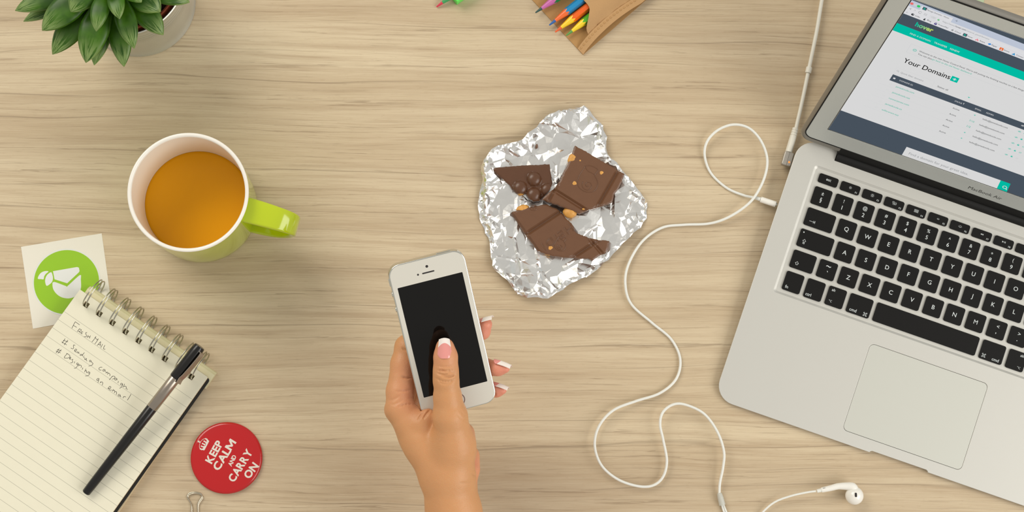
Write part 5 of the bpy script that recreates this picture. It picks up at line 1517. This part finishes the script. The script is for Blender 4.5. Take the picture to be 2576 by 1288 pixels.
# raised outline letters
cu_ = bpy.data.curves.new('t', 'FONT'); cu_.body = 'HEIDI'; cu_.space_character = 1.25; cu_.fill_mode = 'NONE'; cu_.bevel_depth = .03; cu_.bevel_resolution = 1; cu_.resolution_u = 4
V, Fc = _curve_mesh(cu_); kx_ = Ln / (x1_ - x0_); V = np.c_[(V[:, 0] - x0_) * kx_, V[:, 1] * 9.0, V[:, 2] * 8.0]
W_ = np.c_[q0 + V[:, :1] * d + V[:, 1:2] * nr2, zC + .0 + V[:, 2]]
obj('moulded_letters', W_, Fc, M_CHOC, chC, smooth=True)
sp_ = [(3.2 * (1 - t) * math.cos(3.6 * math.pi * t + 1), 3.2 * (1 - t) * math.sin(3.6 * math.pi * t + 1)) for t in np.linspace(0, .85, 30)]
c_ = P(*c4x(405, 680), zC); V, Fc = tube(np.c_[np.array(sp_) * np.array([1.3, .8]) + c_[:2], np.full(30, zC + .02)], .3, 6); obj('moulded_emblem', V, Fc, M_CHOC, chC, smooth=True)
V, Fc = ellipsoid(P(*c4x(422, 292), 3.6), (1.0, 2.2, .9), 8, 6); obj('chocolate_crumb', V, Fc, M_CHOC, smooth=True, label='tiny brown chocolate crumb alone on the upper foil', cat='crumb')


# ------------------------------------------------------------------ earphones
M_CORD = mat('white_cord', (230, 231, 224), .4); M_EAR = mat('white_gloss_plastic', (240, 238, 230), .2, 0, coat=.4)
ear = thing('earphones', 'white corded earphones plugged into the laptop, one earbud near its front', 'earphones', P(1700, 800, 0))
path = [(1900, 497.5, 4.5), (1870, 491, 3), (1827, 472, 1.6), (1788, 435, 1.6), (1772.6, 391, 3), (1779, 356, 5), (1805, 328, 6.5), (1844, 313.5, 8), (1883.5, 322, 8.5), (1914, 354, 8.5), (1930, 400, 8), (1922.6, 448, 8), (1897.5, 496, 8.2), (1866, 526, 6.5), (1822.6, 551, 4), (1779, 563, 2), (1720, 565.5, 1.4), (1665, 573, 1.4), (1615, 608, 2), (1581, 665, 3), (1573, 715, 3.5), (1588, 765, 3.5), (1640, 812, 3), (1688, 853, 2.4), (1711, 903, 2), (1701, 953, 2), (1660, 989, 2.4), (1600, 1009, 3.5), (1543, 1032, 5), (1507, 1072, 6.5), (1496, 1120, 8), (1512, 1169, 8), (1551, 1204, 6), (1600, 1222, 4), (1640, 1222, 3.5), (1667, 1201, 4), (1677.5, 1160, 6), (1668, 1105, 8), (1660.5, 1068, 9), (1667, 1038, 9), (1691, 1018.5, 9), (1722, 1017.5, 9), (1770, 1040, 9), (1804, 1085, 9), (1821, 1135, 8), (1819, 1175, 6.5), (1811, 1215, 5), (1809.5, 1243, 4)]
p = spline(np.array([P(*q) for q in path]), 1.5)
V, Fc = tube(p, 1.12, 12); obj('cord', V, Fc, M_CORD, ear, smooth=40)
V, Fc = lathe_axis(P(1809.5, 1240, 4), P(1817, 1270, 3), [(1.5, 0), (2.0, .6), (2.5, 4), (2.7, np.linalg.norm(P(1809.5, 1240, 4) - P(1817, 1270, 3)))], 16); obj('splitter', V, Fc, mat('grey_plastic', (196, 196, 186), .4), ear, smooth=40)
br1 = spline(np.array([P(1814.5, 1268, 3), P(1822, 1290, 2.2), P(1836, 1325, 1.4), P(1870, 1345, 1.2), P(1895, 1320, 1.6), P(1920, 1287, 3), P(1950, 1262.5, 5), P(1990, 1247.5, 7), P(2030, 1238.5, 8), P(2052, 1235.5, 8)]), 1.5)
br2 = spline(np.array([P(1819, 1268, 3), P(1828, 1290, 2.2), P(1845, 1335, 1.4), P(1840, 1400, 1.0), P(1790, 1440, 1.0), P(1760, 1446, 3)]), 1.5)
for b_ in (br1, br2): V, Fc = tube(b_, .85, 10); obj('cord_branch', V, Fc, M_CORD, ear, smooth=40)


def earbud(pts, headc, face):
    """stem from the cord to the head; face = direction of the grille"""
    a, b, c_ = [np.array(x) for x in pts]
    V, Fc = lathe_axis(a - (b - a) / np.linalg.norm(b - a) * 3.8, a, [(1.2, 0), (1.5, .3), (1.6, 3.6), (1.6, 4)], 16); obj('strain_relief', V, Fc, M_CORD, ear, smooth=40)
    sp = spline(np.array([a, a + (b - a) * .5, b, c_, np.array(headc) + (c_ - np.array(headc)) * .15]), 1.0)
    rr = np.interp(np.linspace(0, 1, len(sp)), [0, .03, .45, .65, .8, 1], [2.0, 2.2, 2.7, 3.3, 4.3, 4.6])
    V1 = tube(sp, rr, 20)
    f = np.array(face, float); f /= np.linalg.norm(f); x = np.cross((0, 1, 0), f); x /= np.linalg.norm(x); y = np.cross(f, x)
    prof = [(.3, -7.2), (3.2, -6.6), (5.6, -4.6), (7.2, -1.6), (7.6, .8), (7.0, 3.2), (5.4, 5.4), (3.4, 6.9), (2.0, 7.5), (.3, 7.7)]
    V, Fc = lathe(prof, 36, True, True); V = np.array(headc) + V[:, :1] * x + V[:, 1:2] * y + V[:, 2:3] * f
    V, Fc = join(V1, (V, Fc)); o = obj('earbud', V, Fc, M_EAR, ear, smooth=50)
    q = np.array(headc) + f * 7.5
    V, Fc = plate([rrect(-.9, -1.8, .9, 1.8, .85, 5)], -.4, .28); V = q + V[:, :1] * x + V[:, 1:2] * y + V[:, 2:3] * f; obj('earbud_grille', V, Fc, M_DARK, o, label='small dark sound slot')


hd = P(2149, 1247, 7.8)
earbud((P(2066, 1233, 8), P(2112, 1223, 8.5), P(2143, 1226, 9.0)), hd, P(2153, 1245, 15.3) - hd)
V, Fc = plate([rrect(-1.1, -.12, 1.1, .12, .1, 2)], -.05, .05); m0 = P(2073, 1227.5, 10.4); an = math.atan2(*(P(2105, 1225, 8)[:2] - P(2066, 1233, 8)[:2])[::-1])
obj('earbud_mark', V, Fc, M_DARK, ear, rotz_frame(m0, an))
hd = P(1716, 1452, 7.8); earbud((P(1760, 1446, 5), P(1740, 1446, 7), P(1726, 1450, 9)), hd, (.1, .1, 1))
# headphone plug
ja, jb = P(1913, 501.5, 5.5), P(1951, 514, 6.5); Lj = np.linalg.norm(jb - ja)
V, Fc = lathe_axis(ja, jb, [(2.2, 0), (2.55, .5), (2.6, Lj)], 20); obj('plug_sleeve', V, Fc, M_EAR, ear, smooth=40)
V, Fc = lathe_axis(P(1898, 496.5, 4.6), ja, [(1.3, 0), (1.6, .4), (1.75, np.linalg.norm(ja - P(1898, 496.5, 4.6)))], 16); obj('strain_relief', V, Fc, M_CORD, ear, smooth=40)
V, Fc = lathe_axis(jb, jb + (jb - ja) / Lj * 1.3, [(1.7, 0), (1.7, 1.3)], 16); obj('plug_pin', V, Fc, M_WIRE, ear)

# ------------------------------------------------------------------ charging cable
M_CHG = mat('charger_white', (222, 219, 206), .45)
chg = thing('charging_cable', 'white charging cable with grey metal connector on the laptop side', 'cable', P(2030, 200, 0))
V, Fc = tube(spline(np.array([P(2100, -160, 3), P(2080, -60, 4), P(2067.5, 0, 4.5), P(2056, 70, 5), P(2045, 125, 5), P(2033.5, 180, 4), P(2018, 255, 4), P(2002, 325, 6)]), 2), 1.65, 14); obj('cable', V, Fc, M_CHG, chg, smooth=40)
V, Fc = lathe_axis(P(2036, 169, 4.3), P(2032, 186, 4.1), [(2.3, 0), (2.6, .3), (2.6, 5.0), (2.3, 5.3)], 20); obj('cable_collar', V, Fc, M_CHG, chg, smooth=40)
ba, bb = P(2001.5, 322, 6.2), P(1984, 383, 6.8); Lb = np.linalg.norm(bb - ba)
V, Fc = lathe_axis(ba, bb, [(2.0, 0), (2.5, .3), (2.6, 2.2), (2.35, 2.3), (2.35, 2.6), (2.65, 2.7), (2.7, 4.4), (2.4, 4.5), (2.4, 4.8), (2.7, 4.9), (2.75, 6.6), (2.45, 6.7), (2.45, 7.0), (2.8, 7.1), (3.0, Lb)], 24); obj('strain_relief', V, Fc, M_CHG, chg, smooth=40)
dcn = (bb - ba) / Lb
CF = Frame(bb, np.cross(dcn, (0, 0, 1)) / np.linalg.norm(np.cross(dcn, (0, 0, 1))), -dcn)    # x to the laptop side, -y along the cable
if CF.ex[0] < 0: CF = Frame(bb, -CF.ex, CF.ey)
V, Fc = plate([rrect(-3.6, -12.2, 4.6, 0, 1.2, 4)], -3.0, 3.0, .8, 3); 
CFz = Frame(bb, CF.ex, CF.ey, (0, 0, 1)); con = obj('connector', V, Fc, mat('grey_metal', (176, 170, 160), .35, .5), chg, CFz, smooth=40, label='grey metal plug body')
V, Fc = box(.4, -12.0, 3.0, .6, -.2, 3.03); obj('connector_seam', V, Fc, M_GAP, con, CFz)
V, Fc = plate([circle(2.2, -8.8, .75, 14)], 2.9, 3.06); ledm = mat('led_amber', (255, 120, 40), .3, emit=1.6); obj('charge_light', V, Fc, ledm, con, CFz, label='glowing orange charge light')

# ------------------------------------------------------------------ pencil case of brown card, four pencils in it, one outside
M_KRAFT = mat('kraft_card', (178, 136, 82), .75, var=.06, vscale=700, bump=.15, bscale=1500); M_KRAFT2 = mat('kraft_card_front', (188, 148, 100), .75, var=.05, vscale=700, bump=.15, bscale=1500); M_THREAD = mat('tan_thread', (206, 164, 108), .7)
def c2(x, y): return (1060 + x / 4.025, y / 4.025)
case = thing('pencil_case', 'brown card pencil pouch with stitched edge holding coloured pencils', 'pencil case', P(1530, 40, 0))
kc = P2(*c2(1640, 548), 3); ke = P2(*c2(2270, 0), 3); ko = P2(*c2(1125, 0), 1)
dl = ke - kc; dl /= np.linalg.norm(dl); do = ko - kc; do /= np.linalg.norm(do)
KF = Frame((kc[0], kc[1], 0), (dl[0], dl[1], 0), (do[0], do[1], 0), (0, 0, 1))    # x along the seam edge, y along the open end
def kuv(x, y, z): w = P(*c2(x, y), z)[:2] - kc; A_ = np.array([dl, do]).T; return np.linalg.solve(A_, w)
KL, KWd = 190.0, 92.0
V, Fc = plate([[(0, 0), (KL, 0), (KL, KWd), (0, KWd)]], .1, .9); obj('back_panel', V, Fc, M_KRAFT, case, KF)
def gap(x): return 3.4 * math.sin(math.pi * min(max(x / 66.0, 0), 1)) ** .8 if x < 66 else 0.0
fp = [kuv(*q, 9) for q in ((1738, 392), (1700, 345), (1678, 308), (1673, 280), (1680, 235), (1692, 180), (1703, 100), (1698, 75), (1680, 45), (1650, 12), (1632, -15))]
front = [np.array([fp[0][0] + .5, 4.5])] + fp + [np.array([fp[-1][0] + 6, fp[-1][1] + 14]), np.array([fp[-1][0] - 4, KWd - 18]), np.array([fp[0][0], KWd - 2]), np.array([KL, KWd - 2]), np.array([KL, 4.5])]
front = densify(np.array([q for q in front]), 2.5)
inn = front.min(0) + np.random.default_rng(3).random((1500, 2)) * (front.max(0) - front.min(0)); inn = inn[inside(front, inn)]; inn = inn[poly_dist(front, inn) > 1.0]
def fz(q):
    g = np.array([gap(t) for t in q[:, 0]]); return 4.4 + 5.2 * np.clip(np.minimum(q[:, 1] - g - 7.5, KWd - q[:, 1]) / 9, 0, 1) ** .7
V, Fc = hfield(front, inn, lambda q: fz(q) + .5, lambda q: fz(q)); obj('front_panel', V, Fc, M_KRAFT2, case, KF, smooth=40)
# stitched side strip, bowed away from the back panel so that a dark slit opens
xs = np.linspace(0, KL, 60); S = []
for x_ in xs:
    g = gap(x_); zt_ = 1.6 + 4.2 * min(1, x_ / 14)
    S += [(x_, g, zt_), (x_, g + 7.0, zt_ + .3), (x_, g + 7.0, zt_ - .5), (x_, g, zt_ - .7)]
fs = [(i * 4 + k, i * 4 + (k + 1) % 4, (i + 1) * 4 + (k + 1) % 4, (i + 1) * 4 + k) for i in range(59) for k in range(4)] + [(0, 1, 2, 3), (239, 238, 237, 236)]
obj('side_strip', S, [f[::-1] for f in fs], M_KRAFT2, case, KF)
parts = []; pit = 3.6
for i in range(int(KL / pit)):
    x_ = 1.2 + i * pit
    def sp3(t): return (t, gap(t) + 4.6, 1.6 + 4.2 * min(1, t / 14) + .25)
    a_, b_ = np.array(sp3(x_)), np.array(sp3(x_ + pit * .66)); m_ = (a_ + b_) / 2 + np.array([0, 0, .35]); parts.append(tube(np.array([a_, m_, b_]), .3, 6))
V, Fc = join(*parts); st_ = obj('stitching', V, Fc, M_THREAD, case, KF, smooth=True); st_['kind'] = 'stuff'


def pencil(tip, dirp, z0, z1, cols, label, group='coloured pencils', L=92, R=3.5):
    a = P(*tip, z0); b = P(*dirp, z1); d = b - a; d /= np.linalg.norm(d); b = a + d * L; x = np.cross(d, (0, 0, 1.0)); x /= np.linalg.norm(x); y = np.cross(d, x)
    root = thing('coloured_pencil', label, 'pencil', a, group)
    lead, cone, body = cols
    def M_(n, c): return mat(n, c, .4, 0, coat=.15)
    tl, cl = 6.5, 19.0
    V = []; Fc = []; n = 24; prof = [(.45, 0), (.6, .3), (1.35, tl)]
    Vl, Fl = lathe_axis(a, b, prof, n); obj('pencil_lead', Vl, Fl, M_('lead', lead), root, smooth=40)
    # wood cone with scalloped top and hexagonal body
    Vc = []; 
    def hexr(ang): return R * math.cos(math.pi / 6) / math.cos((ang % (math.pi / 3)) - math.pi / 6)
    def edge(ang): r = hexr(ang); return tl + (r - 1.35) * (cl - tl) / (R * .866 - 1.35) * 1.0 if True else cl
    n = 48; rings = [[], [], []]
    for k in range(n):
        an = 2 * math.pi * k / n; ca = x * math.cos(an) + y * math.sin(an); e_ = cl + 2.6 * (.5 - .5 * math.cos(6 * an)) * -1 + 1.3; r = hexr(an)
        rings[0].append(a + d * tl + ca * 1.35); rings[1].append(a + d * e_ + ca * r); rings[2].append(b + ca * r)
    Vc = np.array(rings[0] + rings[1]); obj('sharpened_cone', Vc, [(k, (k + 1) % n, n + (k + 1) % n, n + k) for k in range(n)], M_('cone', cone), root, smooth=40)
    Vb = np.array(rings[1] + rings[2]); obj('pencil_barrel', Vb, [(k, (k + 1) % n, n + (k + 1) % n, n + k) for k in range(n)] + [tuple(range(n, 2 * n))], M_('barrel', body), root, smooth=25)


pencil((1347, 32), (1427, -24), 4.4, 4.8, ((36, 74, 70), (196, 100, 168), (24, 130, 66)), 'pencil with dark green lead, pink sharpened cone and green barrel in the card pouch')
pencil((1381.7, 63.4), (1461.7, 1.9), 4.4, 4.8, ((22, 92, 168), (236, 106, 38), (16, 134, 190)), 'pencil with blue lead, orange sharpened cone and blue barrel in the card pouch')
pencil((1396.6, 80.7), (1476.6, 19.2), 4.4, 4.8, ((232, 94, 30), (246, 206, 22), (236, 98, 16)), 'pencil with orange lead, yellow sharpened cone and orange barrel in the card pouch')
pencil((1424, 89.6), (1504, 28.1), 4.4, 4.8, ((90, 150, 66), (244, 212, 24), (84, 174, 32)), 'pencil with green lead, yellow sharpened cone and light green barrel in the card pouch')
pencil((1098, 17.5), (1118, 3), 1.2, 3.7, ((214, 60, 86), (66, 160, 96), (60, 170, 110)), 'loose pencil with pink lead and green sharpened cone beside the neon green block', None)
sa_ = P2(1149.5, 13, 0); sb_ = P2(1138, 0, 0); scn = P2(1168, 0, 0)
e1 = sb_ - sa_; e1 /= np.linalg.norm(e1); e2 = scn - sa_; e2 /= np.linalg.norm(e2)
sh = thing('pencil_sharpener', 'bright neon green plastic sharpener corner near the loose pencil', 'sharpener', (sa_[0], sa_[1], 0))
V, Fc = plate([[tuple(sa_), tuple(sa_ + e2 * 24), tuple(sa_ + e2 * 24 + e1 * 15), tuple(sa_ + e1 * 15)]], 0, 11, .8)
obj('sharpener_body', V, Fc, mat('neon_green', (104, 236, 96), .35, 0, sss=.3), sh, smooth=40)
V, Fc = plate([circle(*(sa_ + e2 * 2.5 + e1 * 2.2), .8, 12)], 10.9, 11.03); obj('sharpener_screw', V, Fc, mat('screw_dark', (40, 120, 50), .4), sh)

# ------------------------------------------------------------------ pale green paper behind the laptop lid
g0, g1 = P2(2476, -2, 0), P2(2472, 20, 0); gd = g1 - g0; gd /= np.linalg.norm(gd); gn = np.array([-gd[1], gd[0]])
gn = gn if gn[0] < 0 else -gn
q0 = g1 + gd * 22; q1 = g0 - gd * 40
V, Fc = plate([[tuple(q0), tuple(q1), tuple(q1 + gn * 74), tuple(q0 + gn * 74)]], 0, .3); obj('paper_note', V, Fc, mat('pale_green_paper', (186, 204, 168), .6, var=.02, vscale=200), label='pale green paper note on the desk behind the laptop lid', cat='paper note')
